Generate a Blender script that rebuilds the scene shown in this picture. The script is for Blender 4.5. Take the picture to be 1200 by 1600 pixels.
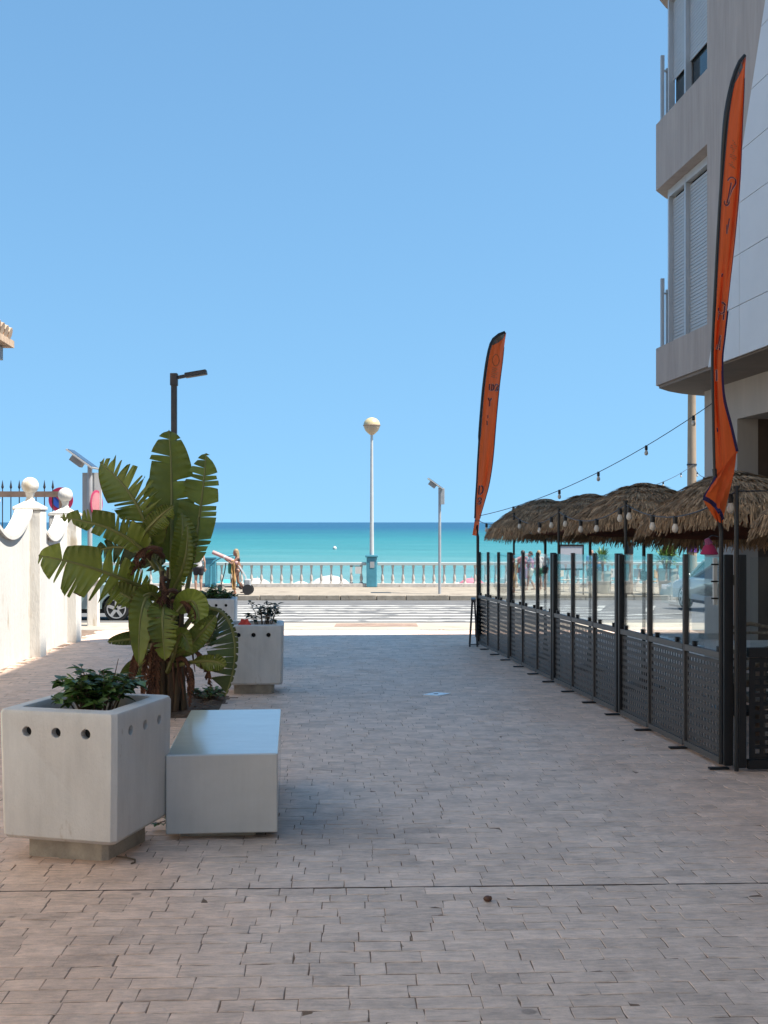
import bpy, bmesh, math, random
from mathutils import Vector, Matrix, Quaternion
R = math.radians
random.seed(7)
scene = bpy.context.scene
for o in list(bpy.data.objects): bpy.data.objects.remove(o)
COL = scene.collection

# ---------------------------------------------------------------- camera, sky, sun, exposure
FPX, HOR, CX, CAMZ = 1786.0, 816.0, 600.0, 1.6
cam_d = bpy.data.cameras.new('camera'); cam = bpy.data.objects.new('camera', cam_d); COL.objects.link(cam)
cam.location = (0, 0, CAMZ); cam.rotation_euler = (R(90), 0, 0)
cam_d.sensor_fit = 'VERTICAL'; cam_d.sensor_height = 24.0; cam_d.lens = 24.0 * FPX / 1600.0
cam_d.shift_y = 16.0 / 1600.0; cam_d.clip_start = 0.05; cam_d.clip_end = 60000
scene.camera = cam
SUN_EL, SUN_AZ = 62.0, 112.0          # azimuth from +Y (the sea) clockwise: right and a little behind
to_sun = Vector((math.sin(R(SUN_AZ)) * math.cos(R(SUN_EL)), math.cos(R(SUN_AZ)) * math.cos(R(SUN_EL)), math.sin(R(SUN_EL))))
w = bpy.data.worlds.new('World'); scene.world = w; w.use_nodes = True
wn = w.node_tree; wn.nodes.clear()
sky = wn.nodes.new('ShaderNodeTexSky'); sky.sky_type = 'NISHITA'; sky.sun_disc = False
sky.sun_elevation = R(SUN_EL); sky.sun_rotation = R(SUN_AZ)
sky.air_density = 1.0; sky.dust_density = 0.6; sky.ozone_density = 2.0; sky.altitude = 0
bg = wn.nodes.new('ShaderNodeBackground'); bg.inputs['Strength'].default_value = 0.079
wo = wn.nodes.new('ShaderNodeOutputWorld')
# clear maritime sky: little whitening at the horizon, the same in every direction
tcw = wn.nodes.new('ShaderNodeTexCoord'); mpw = wn.nodes.new('ShaderNodeMapping'); mpw.vector_type = 'POINT'
mpw.inputs['Scale'].default_value = (1, 1, 0.45); mpw.inputs['Location'].default_value = (0, 0, 0.2)
wn.links.new(tcw.outputs['Generated'], mpw.inputs[0]); wn.links.new(mpw.outputs[0], sky.inputs[0])
tint = wn.nodes.new('ShaderNodeMix'); tint.data_type = 'RGBA'; tint.blend_type = 'MULTIPLY'; tint.inputs[0].default_value = 1; tint.inputs[7].default_value = (0.76, 1.03, 1.06, 1)
wn.links.new(sky.outputs[0], tint.inputs[6])
wn.links.new(tint.outputs[2], bg.inputs[0]); wn.links.new(bg.outputs[0], wo.inputs[0])
sd = bpy.data.lights.new('sun', 'SUN'); sd.energy = 4.5; sd.angle = R(0.53); sd.color = (1.0, 0.95, 0.87)
sun = bpy.data.objects.new('sun', sd); COL.objects.link(sun); sun.location = (30, -10, 50)
sun.rotation_euler = to_sun.to_track_quat('Z', 'Y').to_euler()
vs = scene.view_settings
vs.view_transform = 'Standard'; vs.look = 'None'; vs.gamma = 1.0; vs.exposure = 1.3; vs.use_curve_mapping = False
scene.render.engine = 'CYCLES'
scene.cycles.max_bounces = 8; scene.cycles.transparent_max_bounces = 24

# ---------------------------------------------------------------- helpers
def at(px, py, d):
    return Vector(((px - CX) / FPX * d, d, CAMZ + (HOR - py) / FPX * d))
GP = [(-40, 0.9), (0, 0.0), (8.6, -0.273), (20, -0.55), (27, -0.76), (42.3, -1.29), (60, -1.29)]
def gz(y):
    for (a, za), (b, zb) in zip(GP, GP[1:]):
        if y <= b: return za + (zb - za) * (y - a) / (b - a)
    return GP[-1][1]
AD = Vector((-0.0784, 1.0, 0)).normalized()      # along the alley, towards the sea
AR = Vector((AD.y, -AD.x, 0))                    # across it, to the right
ARZ = math.atan2(AR.y, AR.x)

class MB:
    def __init__(s): s.v = []; s.f = []; s.tone = []; s.t = 0.5
    def vert(s, p): s.v.append(tuple(p)); return len(s.v) - 1
    def face(s, ids): s.f.append(tuple(ids)); s.tone.append(s.t)
    def quad(s, a, b, c, d): s.face([s.vert(a), s.vert(b), s.vert(c), s.vert(d)])
    def tri(s, a, b, c): s.face([s.vert(a), s.vert(b), s.vert(c)])
    def box(s, c, d, rz=0.0, M=None):
        c = Vector(c); hx, hy, hz = d[0] / 2, d[1] / 2, d[2] / 2
        rot = M if M is not None else Matrix.Rotation(rz, 3, 'Z')
        P = [c + rot @ Vector((x, y, z)) for z in (-hz, hz) for (x, y) in ((-hx, -hy), (hx, -hy), (hx, hy), (-hx, hy))]
        i = [s.vert(p) for p in P]
        for q in ((3, 2, 1, 0), (4, 5, 6, 7), (0, 1, 5, 4), (1, 2, 6, 5), (2, 3, 7, 6), (3, 0, 4, 7)): s.face([i[k] for k in q])
        return s
    def bar(s, a, b, w, h=None):
        a, b = Vector(a), Vector(b); h = h or w; d = b - a
        q = d.to_track_quat('Y', 'Z').to_matrix()
        return s.box((a + b) / 2, (w, d.length, h), M=q)
    def tube(s, pts, rad, n=8, cap=True):
        pts = [Vector(p) for p in pts]; rings = []
        if not hasattr(rad, '__len__'): rad = [rad] * len(pts)
        up = Vector((0.13, 0.21, 1)).normalized()
        for k, p in enumerate(pts):
            t = (pts[min(k + 1, len(pts) - 1)] - pts[max(k - 1, 0)]).normalized()
            x = t.cross(up)
            if x.length < 0.05: x = t.cross(Vector((1, 0, 0)))
            x.normalize(); y = t.cross(x).normalized()
            rings.append([s.vert(p + (x * math.cos(a) + y * math.sin(a)) * rad[k]) for a in [2 * math.pi * j / n for j in range(n)]])
        for A, B in zip(rings, rings[1:]):
            for j in range(n): s.face([A[j], A[(j + 1) % n], B[(j + 1) % n], B[j]])
        if cap: s.face(rings[0][::-1]); s.face(rings[-1])
        return s
    def lathe(s, prof, c=(0, 0, 0), n=16, M=None, cap=True):
        c = Vector(c); rings = []
        for r, z in prof:
            ring = []
            for j in range(n):
                a = 2 * math.pi * j / n; p = Vector((r * math.cos(a), r * math.sin(a), z))
                ring.append(s.vert(c + (M @ p if M is not None else p)))
            rings.append(ring)
        for A, B in zip(rings, rings[1:]):
            for j in range(n): s.face([A[j], A[(j + 1) % n], B[(j + 1) % n], B[j]])
        if cap: s.face(rings[0][::-1]); s.face(rings[-1])
        return s
    def prism(s, poly, z0, z1, M=None):
        f = (lambda p: M @ Vector(p)) if M is not None else Vector
        a = [s.vert(f((x, y, z0))) for x, y in poly]; b = [s.vert(f((x, y, z1))) for x, y in poly]
        n = len(poly)
        for k in range(n): s.face([a[k], a[(k + 1) % n], b[(k + 1) % n], b[k]])
        s.face(a[::-1]); s.face(b); return s
    def ball(s, c, r, n=12, m=8, sc=(1, 1, 1)):
        c = Vector(c); prof = [(max(1e-4, math.sin(math.pi * k / m)) , -math.cos(math.pi * k / m)) for k in range(m + 1)]
        M = Matrix.Diagonal((r * sc[0], r * sc[1], r * sc[2]))
        return s.lathe(prof, c, n, M)
    def build(s, name, m=None, parent=None, smooth=False, bevel=0.0, segs=2, solid=0.0):
        me = bpy.data.meshes.new(name); me.from_pydata(s.v, [], s.f); me.update()
        if len(set(s.tone)) > 1:
            a = me.attributes.new('tone', 'FLOAT', 'FACE'); a.data.foreach_set('value', s.tone)
        if m: me.materials.append(m)
        if smooth:
            me.polygons.foreach_set('use_smooth', [True] * len(me.polygons))
            try: me.set_sharp_from_angle(angle=R(42))
            except Exception: pass
        return link(name, me, parent, bevel, segs, solid)

def link(name, me, parent=None, bevel=0.0, segs=2, solid=0.0):
    o = bpy.data.objects.new(name, me); COL.objects.link(o)
    if parent: o.parent = parent
    if solid:
        md = o.modifiers.new('solid', 'SOLIDIFY'); md.thickness = solid; md.offset = 0
    if bevel:
        md = o.modifiers.new('bevel', 'BEVEL'); md.width = bevel; md.segments = segs; md.limit_method = 'ANGLE'; md.angle_limit = R(35)
        me.polygons.foreach_set('use_smooth', [True] * len(me.polygons))
        md.harden_normals = True
    return o
def tag(o, label=None, cat=None, group=None, kind=None):
    if label: o['label'] = label
    if cat: o['category'] = cat
    if group: o['group'] = group
    if kind: o['kind'] = kind
    return o
def thing(name, label, cat, loc=(0, 0, 0), rz=0.0, group=None):
    o = bpy.data.objects.new(name, None); COL.objects.link(o); o.empty_display_size = 0.2
    o.location = loc; o.rotation_euler = (0, 0, rz)
    return tag(o, label, cat, group)
def copy_tree(o, parent=None):
    c = o.copy(); COL.objects.link(c)
    c.parent = parent
    for ch in o.children: copy_tree(ch, c)
    return c

# ---------------------------------------------------------------- materials
def nt(m): m.use_nodes = True; t = m.node_tree; return t, t.nodes, t.links
def mat(name, col, rough=0.6, metal=0.0, spec=0.5, var=0.12, scale=3.0, col2=None, bump=0.0, bscale=40.0, tone=0.0, stretch=(1, 1, 1), transl=0.0, coat=0.0, spots=None, streak=0.0):
    m = bpy.data.materials.new(name); t, N, L = nt(m); b = N['Principled BSDF']
    tc = N.new('ShaderNodeTexCoord'); mp = N.new('ShaderNodeMapping'); mp.inputs['Scale'].default_value = stretch
    L.new(tc.outputs['Object'], mp.inputs[0])
    nz = N.new('ShaderNodeTexNoise'); nz.inputs['Scale'].default_value = scale; nz.inputs['Detail'].default_value = 6; nz.inputs['Roughness'].default_value = 0.65
    L.new(mp.outputs[0], nz.inputs['Vector'])
    cr = N.new('ShaderNodeValToRGB')
    c2 = col2 or tuple(c * (1 - 2 * var) for c in col); c1 = col if col2 else tuple(min(1, c * (1 + var)) for c in col)
    cr.color_ramp.elements[0].position = 0.3; cr.color_ramp.elements[1].position = 0.7
    cr.color_ramp.elements[0].color = (*c2[:3], 1); cr.color_ramp.elements[1].color = (*c1[:3], 1)
    L.new(nz.outputs[0], cr.inputs[0]); out = cr.outputs[0]
    if tone:
        at_ = N.new('ShaderNodeAttribute'); at_.attribute_name = 'tone'
        mr = N.new('ShaderNodeMapRange'); mr.inputs['To Min'].default_value = 1 - tone; mr.inputs['To Max'].default_value = 1 + tone
        L.new(at_.outputs['Fac'], mr.inputs['Value'])
        mx = N.new('ShaderNodeMix'); mx.data_type = 'RGBA'; mx.blend_type = 'MULTIPLY'; mx.inputs[0].default_value = 1
        L.new(out, mx.inputs[6]); L.new(mr.outputs[0], mx.inputs[7]); out = mx.outputs[2]
    if spots:
        n2 = N.new('ShaderNodeTexNoise'); n2.inputs['Scale'].default_value = spots[1]; n2.inputs['Detail'].default_value = 8
        L.new(mp.outputs[0], n2.inputs['Vector'])
        r2 = N.new('ShaderNodeValToRGB'); r2.color_ramp.elements[0].position = spots[2]; r2.color_ramp.elements[1].position = spots[2] + 0.06
        L.new(n2.outputs[0], r2.inputs[0])
        mx = N.new('ShaderNodeMix'); mx.data_type = 'RGBA'; L.new(r2.outputs[0], mx.inputs[0])
        L.new(out, mx.inputs[6]); mx.inputs[7].default_value = (*spots[0], 1); out = mx.outputs[2]
    if streak:
        m5 = N.new('ShaderNodeMapping'); m5.inputs['Scale'].default_value = (14, 14, 0.9); L.new(tc.outputs['Object'], m5.inputs[0])
        n5 = N.new('ShaderNodeTexNoise'); n5.inputs['Scale'].default_value = 1; n5.inputs['Detail'].default_value = 7; n5.inputs['Roughness'].default_value = 0.7; L.new(m5.outputs[0], n5.inputs['Vector'])
        r5 = N.new('ShaderNodeMapRange'); r5.inputs['From Min'].default_value = 0.42; r5.inputs['From Max'].default_value = 0.75; r5.inputs['To Min'].default_value = 1.0; r5.inputs['To Max'].default_value = 1 - streak; L.new(n5.outputs[0], r5.inputs['Value'])
        vp = N.new('ShaderNodeTexVoronoi'); vp.inputs['Scale'].default_value = 28; L.new(tc.outputs['Object'], vp.inputs['Vector'])
        rp = N.new('ShaderNodeMapRange'); rp.inputs['From Min'].default_value = 0.04; rp.inputs['From Max'].default_value = 0.10; rp.inputs['To Min'].default_value = 1 - streak * 1.3; rp.inputs['To Max'].default_value = 1.0; L.new(vp.outputs['Distance'], rp.inputs['Value'])
        mq = N.new('ShaderNodeMath'); mq.operation = 'MULTIPLY'; L.new(r5.outputs[0], mq.inputs[0]); L.new(rp.outputs[0], mq.inputs[1])
        mx = N.new('ShaderNodeMix'); mx.data_type = 'RGBA'; mx.blend_type = 'MULTIPLY'; mx.inputs[0].default_value = 1; L.new(out, mx.inputs[6]); L.new(mq.outputs[0], mx.inputs[7]); out = mx.outputs[2]
    L.new(out, b.inputs['Base Color'])
    b.inputs['Roughness'].default_value = rough; b.inputs['Metallic'].default_value = metal
    b.inputs['Specular IOR Level'].default_value = spec
    if coat: b.inputs['Coat Weight'].default_value = coat; b.inputs['Coat Roughness'].default_value = 0.1
    if bump:
        n3 = N.new('ShaderNodeTexNoise'); n3.inputs['Scale'].default_value = bscale; n3.inputs['Detail'].default_value = 5
        L.new(mp.outputs[0], n3.inputs['Vector'])
        bp = N.new('ShaderNodeBump'); bp.inputs['Strength'].default_value = bump; bp.inputs['Distance'].default_value = 0.02
        L.new(n3.outputs[0], bp.inputs['Height']); L.new(bp.outputs[0], b.inputs['Normal'])
    if transl:
        tr = N.new('ShaderNodeBsdfTranslucent'); L.new(out, tr.inputs[0]); ms = N.new('ShaderNodeMixShader'); ms.inputs[0].default_value = transl
        L.new(b.outputs[0], ms.inputs[1]); L.new(tr.outputs[0], ms.inputs[2]); L.new(ms.outputs[0], N['Material Output'].inputs[0])
    return m
def glass_mat(name, tint, refl=0.06, rough=0.02, wavy=0.0):
    m = bpy.data.materials.new(name); t, N, L = nt(m); N.remove(N['Principled BSDF'])
    tr = N.new('ShaderNodeBsdfTransparent'); tr.inputs[0].default_value = (*tint, 1)
    gl = N.new('ShaderNodeBsdfGlossy'); gl.inputs['Roughness'].default_value = rough; gl.inputs[0].default_value = (0.9, 0.95, 1, 1)
    fr = N.new('ShaderNodeFresnel'); fr.inputs[0].default_value = 1.35
    mu = N.new('ShaderNodeMath'); mu.operation = 'MULTIPLY_ADD'; mu.inputs[1].default_value = 0.35; mu.inputs[2].default_value = refl; L.new(fr.outputs[0], mu.inputs[0])
    if wavy:
        nz = N.new('ShaderNodeTexNoise'); nz.inputs['Scale'].default_value = 3; bp = N.new('ShaderNodeBump'); bp.inputs['Strength'].default_value = wavy
        L.new(nz.outputs[0], bp.inputs['Height']); L.new(bp.outputs[0], gl.inputs['Normal'])
    ms = N.new('ShaderNodeMixShader'); L.new(mu.outputs[0], ms.inputs[0]); L.new(tr.outputs[0], ms.inputs[1]); L.new(gl.outputs[0], ms.inputs[2])
    L.new(ms.outputs[0], N['Material Output'].inputs[0]); return m

M = {}
M['joint'] = mat('joint', (0.23, 0.165, 0.125), 0.95, spec=0.1, scale=5, var=0.25)
def paving_mat():
    m = bpy.data.materials.new('paving_stone'); t, N, L = nt(m); b = N['Principled BSDF']
    g = N.new('ShaderNodeNewGeometry'); mp = N.new('ShaderNodeMapping'); mp.inputs['Rotation'].default_value = (0, 0, -ARZ); L.new(g.outputs['Position'], mp.inputs[0])
    sx = N.new('ShaderNodeSeparateXYZ'); L.new(mp.outputs[0], sx.inputs[0])
    def noise(sc, det=6, vec=None, ro=0.6):
        n = N.new('ShaderNodeTexNoise'); n.inputs['Scale'].default_value = sc; n.inputs['Detail'].default_value = det; n.inputs['Roughness'].default_value = ro
        L.new(vec or mp.outputs[0], n.inputs['Vector']); return n.outputs[0]
    def math_(op, a, bb, c=None):
        n = N.new('ShaderNodeMath'); n.operation = op
        for k, v in enumerate((a, bb, c)):
            if v is None: continue
            if isinstance(v, (int, float)): n.inputs[k].default_value = v
            else: L.new(v, n.inputs[k])
        return n.outputs[0]
    # traffic wear: the middle of the lane is polished grey, the margins keep the pink-brown pigment
    off = math_('ABSOLUTE', math_('SUBTRACT', sx.outputs[0], 1.0), 0)
    off = math_('ADD', off, math_('MULTIPLY', math_('SUBTRACT', noise(0.9, 5), 0.5), 1.9))
    rm = N.new('ShaderNodeMapRange'); rm.interpolation_type = 'SMOOTHSTEP'; rm.inputs['From Min'].default_value = 0.7; rm.inputs['From Max'].default_value = 2.1; L.new(off, rm.inputs['Value'])
    mx = N.new('ShaderNodeMix'); mx.data_type = 'RGBA'; L.new(rm.outputs[0], mx.inputs[0])
    mx.inputs[6].default_value = (0.64, 0.515, 0.435, 1); mx.inputs[7].default_value = (0.66, 0.465, 0.355, 1)
    at_ = N.new('ShaderNodeAttribute'); at_.attribute_name = 'tone'
    n1 = noise(7, 8, None, 0.7)
    vec2 = N.new('ShaderNodeMapping'); vec2.inputs['Scale'].default_value = (3, 14, 1); L.new(mp.outputs[0], vec2.inputs[0])
    n2 = noise(4, 6, vec2.outputs[0])
    f = math_('ADD', math_('MULTIPLY', at_.outputs['Fac'], 0.30), math_('ADD', math_('MULTIPLY', n1, 0.95), math_('MULTIPLY', n2, 0.9)))
    f = math_('ADD', f, -0.02)
    st = noise(1.7, 7, None, 0.7)     # dark oil and foot stains
    rs = N.new('ShaderNodeMapRange'); rs.inputs['From Min'].default_value = 0.56; rs.inputs['From Max'].default_value = 0.72; rs.inputs['To Min'].default_value = 1; rs.inputs['To Max'].default_value = 0.72; L.new(st, rs.inputs['Value'])
    f = math_('MULTIPLY', f, rs.outputs[0])
    # old gum spots and a tyre-black stain beside the bench
    vo = N.new('ShaderNodeTexVoronoi'); vo.inputs['Scale'].default_value = 1.6; L.new(mp.outputs[0], vo.inputs['Vector'])
    gs = N.new('ShaderNodeMapRange'); gs.inputs['From Min'].default_value = 0.035; gs.inputs['From Max'].default_value = 0.05; gs.inputs['To Min'].default_value = 0.62; gs.inputs['To Max'].default_value = 1; L.new(vo.outputs['Distance'], gs.inputs['Value'])
    f = math_('MULTIPLY', f, gs.outputs[0])
    vd = N.new('ShaderNodeVectorMath'); vd.operation = 'DISTANCE'; vd.inputs[1].default_value = (-0.42, 6.75, -0.2); L.new(g.outputs['Position'], vd.inputs[0])
    bd = N.new('ShaderNodeMapRange'); bd.interpolation_type = 'SMOOTHSTEP'; bd.inputs['From Min'].default_value = 0.1; bd.inputs['From Max'].default_value = 1.0; bd.inputs['To Min'].default_value = 0.62; bd.inputs['To Max'].default_value = 1; L.new(math_('ADD', vd.outputs['Value'], math_('MULTIPLY', math_('SUBTRACT', noise(3, 6), 0.5), 1.3)), bd.inputs['Value'])
    f = math_('MULTIPLY', f, bd.outputs[0])
    mu = N.new('ShaderNodeMix'); mu.data_type = 'RGBA'; mu.blend_type = 'MULTIPLY'; mu.inputs[0].default_value = 1; L.new(mx.outputs[2], mu.inputs[6]); L.new(f, mu.inputs[7])
    L.new(mu.outputs[2], b.inputs['Base Color'])
    ro = N.new('ShaderNodeMapRange'); ro.inputs['To Min'].default_value = 0.48; ro.inputs['To Max'].default_value = 0.75; L.new(n1, ro.inputs['Value']); L.new(ro.outputs[0], b.inputs['Roughness'])
    bp = N.new('ShaderNodeBump'); bp.inputs['Strength'].default_value = 0.8; bp.inputs['Distance'].default_value = 0.014
    L.new(math_('ADD', n2, math_('MULTIPLY', noise(30, 5), 0.5)), bp.inputs['Height']); L.new(bp.outputs[0], b.inputs['Normal'])
    return m
M['paving'] = paving_mat()
M['concrete_lt'] = mat('painted_concrete', streak=0.11, col=(0.63, 0.605, 0.57), rough=0.48, var=0.06, scale=3.5, bump=0.22, bscale=90, stretch=(1.6, 1.6, 0.7), spots=((0.44, 0.39, 0.33), 5.5, 0.665))
M['concrete_bench'] = mat('painted_bench', streak=0.07, col=(0.52, 0.51, 0.485), rough=0.30, var=0.06, scale=3, bump=0.05, bscale=14, coat=1.0, stretch=(1, 3, 1), spots=((0.42, 0.40, 0.37), 4, 0.68))
M['plinth'] = mat('raw_concrete', (0.42, 0.37, 0.30), 0.9, var=0.2, scale=6, bump=0.4, bscale=60)
M['soil'] = mat('soil', (0.13, 0.085, 0.055), 0.95, var=0.35, scale=14, bump=0.8, bscale=50)
M['dark'] = mat('dark_hole', (0.02, 0.02, 0.02), 0.9)
M['wallwhite'] = mat('white_render', streak=0.13, col=(0.65, 0.62, 0.57), rough=0.9, spec=0.2, var=0.05, scale=1.4, bump=0.35, bscale=40, stretch=(1, 1, 0.3), spots=((0.47, 0.40, 0.31), 2.6, 0.62))
M['sidewalk'] = mat('sidewalk', (0.285, 0.238, 0.182), 0.85, var=0.12, scale=1.6, bump=0.2, bscale=30, spots=((0.21, 0.17, 0.13), 1.3, 0.60))
M['sidewalk_pale'] = mat('pale_sidewalk', (0.40, 0.34, 0.265), 0.85, var=0.10, scale=1.6, bump=0.2, bscale=30, spots=((0.30, 0.24, 0.185), 1.3, 0.60))
M['asphalt'] = mat('asphalt', (0.125, 0.12, 0.115), 0.85, var=0.18, scale=0.8, bump=0.3, bscale=80, spots=((0.14, 0.135, 0.13), 1.1, 0.58))
M['roadpaint'] = mat('road_paint', (0.42, 0.40, 0.365), 0.7, var=0.14, scale=2, spots=((0.14, 0.135, 0.13), 1.6, 0.55))
M['tactile'] = mat('tactile_paving', (0.285, 0.19, 0.14), 0.8, var=0.2, scale=5)
M['kerb'] = mat('kerb_stone', (0.28, 0.24, 0.19), 0.85, var=0.15, scale=4, spots=((0.16, 0.13, 0.10), 5, 0.60))
M['sand'] = mat('sand', (0.55, 0.45, 0.32), 0.95, scale=1)
M['turq'] = mat('turquoise_paint', (0.055, 0.23, 0.30), 0.5, var=0.12, scale=3, spots=((0.20, 0.28, 0.28), 6, 0.66))
M['railtop'] = mat('rail_paint', (0.33, 0.43, 0.43), 0.5, var=0.1, scale=0.9, col2=(0.46, 0.46, 0.43))
M['baluster'] = mat('baluster_paint', (0.50, 0.455, 0.405), 0.8, var=0.14, scale=5, spots=((0.28, 0.22, 0.19), 8, 0.62))
M['polewhite'] = mat('white_pole', (0.46, 0.47, 0.46), 0.45, var=0.05)
M['galv'] = mat('galvanised', (0.42, 0.42, 0.42), 0.45, metal=0.3, var=0.1)
M['globe_hi'] = mat('globe_cream', (0.52, 0.42, 0.23), 0.35, var=0.05)
M['globe_lo'] = mat('globe_lower', (0.42, 0.33, 0.23), 0.5, var=0.08)
M['solar'] = mat('solar_cells', (0.03, 0.045, 0.08), 0.2)
M['greybox'] = mat('grey_box', (0.33, 0.34, 0.34), 0.6)
M['iron'] = mat('iron', (0.035, 0.035, 0.04), 0.5, metal=0.2)
M['ironrust'] = mat('iron_rusty', (0.22, 0.15, 0.11), 0.7, var=0.2)
M['black'] = mat('black_metal', (0.008, 0.008, 0.009), 0.45, var=0.1)
M['charcoal'] = mat('charcoal_metal', (0.050, 0.047, 0.046), 0.5, var=0.14, scale=5)
M['charcoal_rail'] = mat('charcoal_rail', (0.078, 0.075, 0.072), 0.45, var=0.1)
M['glass'] = glass_mat('screen_glass', (0.93, 0.96, 0.955), 0.02, 0.0, 0.03)
M['taupe'] = mat('taupe_render', streak=0.14, col=(0.41, 0.36, 0.335), rough=0.9, spec=0.2, var=0.07, scale=1.6, bump=0.3, bscale=70, stretch=(2, 2, 0.35))
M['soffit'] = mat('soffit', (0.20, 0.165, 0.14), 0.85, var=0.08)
M['tilewhite'] = mat('white_tile', (0.60, 0.60, 0.615), 0.45, var=0.03, scale=1)
M['groundwall'] = mat('ground_wall', (0.42, 0.38, 0.345), 0.85, var=0.06, scale=1.2, stretch=(3, 3, 0.4))
M['shutter'] = mat('shutter', (0.40, 0.425, 0.45), 0.5, var=0.03)
M['alu'] = mat('aluminium', (0.48, 0.50, 0.52), 0.4, metal=0.2, var=0.03)
M['doorbrown'] = mat('brown_recess', (0.085, 0.058, 0.042), 0.7)
M['thatch'] = mat('thatch', (0.40, 0.25, 0.135), 0.9, var=0.25, scale=9, tone=0.55)
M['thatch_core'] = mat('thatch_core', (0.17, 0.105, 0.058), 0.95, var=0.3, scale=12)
M['under'] = mat('umbrella_lining', (0.50, 0.15, 0.09), 0.9)
M['mast_red'] = mat('mast_terracotta', (0.26, 0.10, 0.06), 0.6)
M['orange'] = mat('orange_cloth', (0.90, 0.145, 0.032), 0.75, var=0.08, scale=2.5, transl=0.4, stretch=(6, 6, 0.6))
M['orange_red'] = mat('orange_red_cloth', (0.88, 0.15, 0.03), 0.75, var=0.08, scale=3, transl=0.45)
M['navy'] = mat('navy_trim', (0.03, 0.02, 0.10), 0.7)
M['letter'] = mat('letter_ink', (0.09, 0.02, 0.06), 0.7)
M['letter_pale'] = mat('letter_pale', (0.80, 0.32, 0.20), 0.7)
M['emblem'] = mat('emblem_ink', (0.50, 0.13, 0.03), 0.7)
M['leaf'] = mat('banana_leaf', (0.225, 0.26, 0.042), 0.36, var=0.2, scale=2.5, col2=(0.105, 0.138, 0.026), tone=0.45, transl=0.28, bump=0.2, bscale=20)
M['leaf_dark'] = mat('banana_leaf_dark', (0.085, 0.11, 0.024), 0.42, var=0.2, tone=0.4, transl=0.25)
M['rib'] = mat('midrib', (0.20, 0.20, 0.06), 0.5)
M['deadleaf'] = mat('dead_leaf', (0.20, 0.09, 0.045), 0.85, var=0.3, scale=8, transl=0.15, col2=(0.10, 0.045, 0.03))
M['stem'] = mat('pseudostem', (0.050, 0.028, 0.020), 0.8, var=0.4, scale=4, col2=(0.13, 0.095, 0.05), stretch=(6, 6, 0.6))
M['shrub'] = mat('shrub_leaf', (0.095, 0.17, 0.040), 0.38, var=0.3, scale=6, tone=0.5, transl=0.2)
M['shrub_dk'] = mat('dark_shrub_leaf', (0.020, 0.050, 0.024), 0.40, var=0.3, scale=6, tone=0.4, transl=0.1)
M['twig'] = mat('twig', (0.13, 0.09, 0.06), 0.8)
M['flower'] = mat('red_flower', (0.75, 0.09, 0.07), 0.6)
M['yucca'] = mat('yucca_leaf', (0.12, 0.20, 0.045), 0.5, var=0.3, tone=0.5, transl=0.15)
M['pot'] = mat('pot', (0.40, 0.40, 0.34), 0.7)
M['skin'] = mat('skin', (0.38, 0.22, 0.155), 0.55, var=0.05)
M['skin_tan'] = mat('skin_tanned', (0.30, 0.155, 0.10), 0.5, var=0.05)
M['hair_dk'] = mat('dark_hair', (0.03, 0.02, 0.015), 0.6)
M['hair_bl'] = mat('blond_hair', (0.30, 0.21, 0.11), 0.6)
M['c_white'] = mat('white_fabric', (0.48, 0.45, 0.43), 0.8)
M['c_black'] = mat('black_fabric', (0.015, 0.014, 0.02), 0.8)
M['c_pink'] = mat('pink_fabric', (0.45, 0.17, 0.19), 0.8)
M['c_plum'] = mat('plum_fabric', (0.25, 0.06, 0.14), 0.8)
M['c_green'] = mat('green_fabric', (0.05, 0.20, 0.12), 0.8)
M['c_blue'] = mat('blue_fabric', (0.10, 0.22, 0.48), 0.8)
M['c_denim'] = mat('denim', (0.08, 0.12, 0.22), 0.8)
M['c_crimson'] = mat('crimson_fabric', (0.30, 0.012, 0.065), 0.75)
M['c_beige'] = mat('beige_fabric', (0.50, 0.40, 0.30), 0.8)
M['towel'] = mat('towel', (0.42, 0.24, 0.09), 0.9, var=0.3, scale=9)
M['foam_pink'] = mat('pink_foam', (0.50, 0.27, 0.25), 0.7)
M['rubber'] = mat('rubber', (0.015, 0.015, 0.015), 0.8)
M['alloy'] = mat('alloy', (0.55, 0.55, 0.56), 0.35, metal=0.5)
M['car_teal'] = mat('car_paint_teal', (0.20, 0.28, 0.29), 0.3, var=0.03, coat=0.8)
M['car_silver'] = mat('car_paint_silver', (0.33, 0.38, 0.38), 0.3, var=0.03, coat=0.8)
M['car_glass'] = mat('car_glass', (0.02, 0.03, 0.035), 0.08)
M['lamp_glass'] = mat('headlight', (0.7, 0.72, 0.75), 0.15)
M['para_white'] = mat('white_parasol', (0.48, 0.48, 0.455), 0.8, var=0.05)
M['para_pink'] = mat('pink_parasol', (0.48, 0.16, 0.20), 0.8)
M['para_turq'] = mat('turquoise_parasol', (0.05, 0.32, 0.36), 0.8)
M['bulb'] = mat('bulb_plastic', (0.60, 0.54, 0.46), 0.25, var=0.03)
M['rooftile'] = mat('roof_tile', (0.50, 0.36, 0.25), 0.85, var=0.2, scale=8)
M['houseWall'] = mat('house_wall', (0.78, 0.71, 0.60), 0.85, var=0.05)
M['signblue'] = mat('sign_blue', (0.03, 0.10, 0.45), 0.4)
M['signred'] = mat('sign_red', (0.42, 0.03, 0.09), 0.4)
M['postcon'] = mat('concrete_post', (0.34, 0.25, 0.17), 0.85, var=0.12, scale=3, stretch=(1, 1, 0.3))
M['sticker'] = mat('purple_sticker', (0.16, 0.05, 0.30), 0.6)
M['wood'] = mat('weathered_wood', (0.22, 0.16, 0.12), 0.85, var=0.2, stretch=(4, 4, 0.4))
M['board'] = mat('notice_board', (0.42, 0.41, 0.43), 0.6, var=0.05)
M['tabletop'] = mat('table_top', (0.60, 0.58, 0.54), 0.4)
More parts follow.
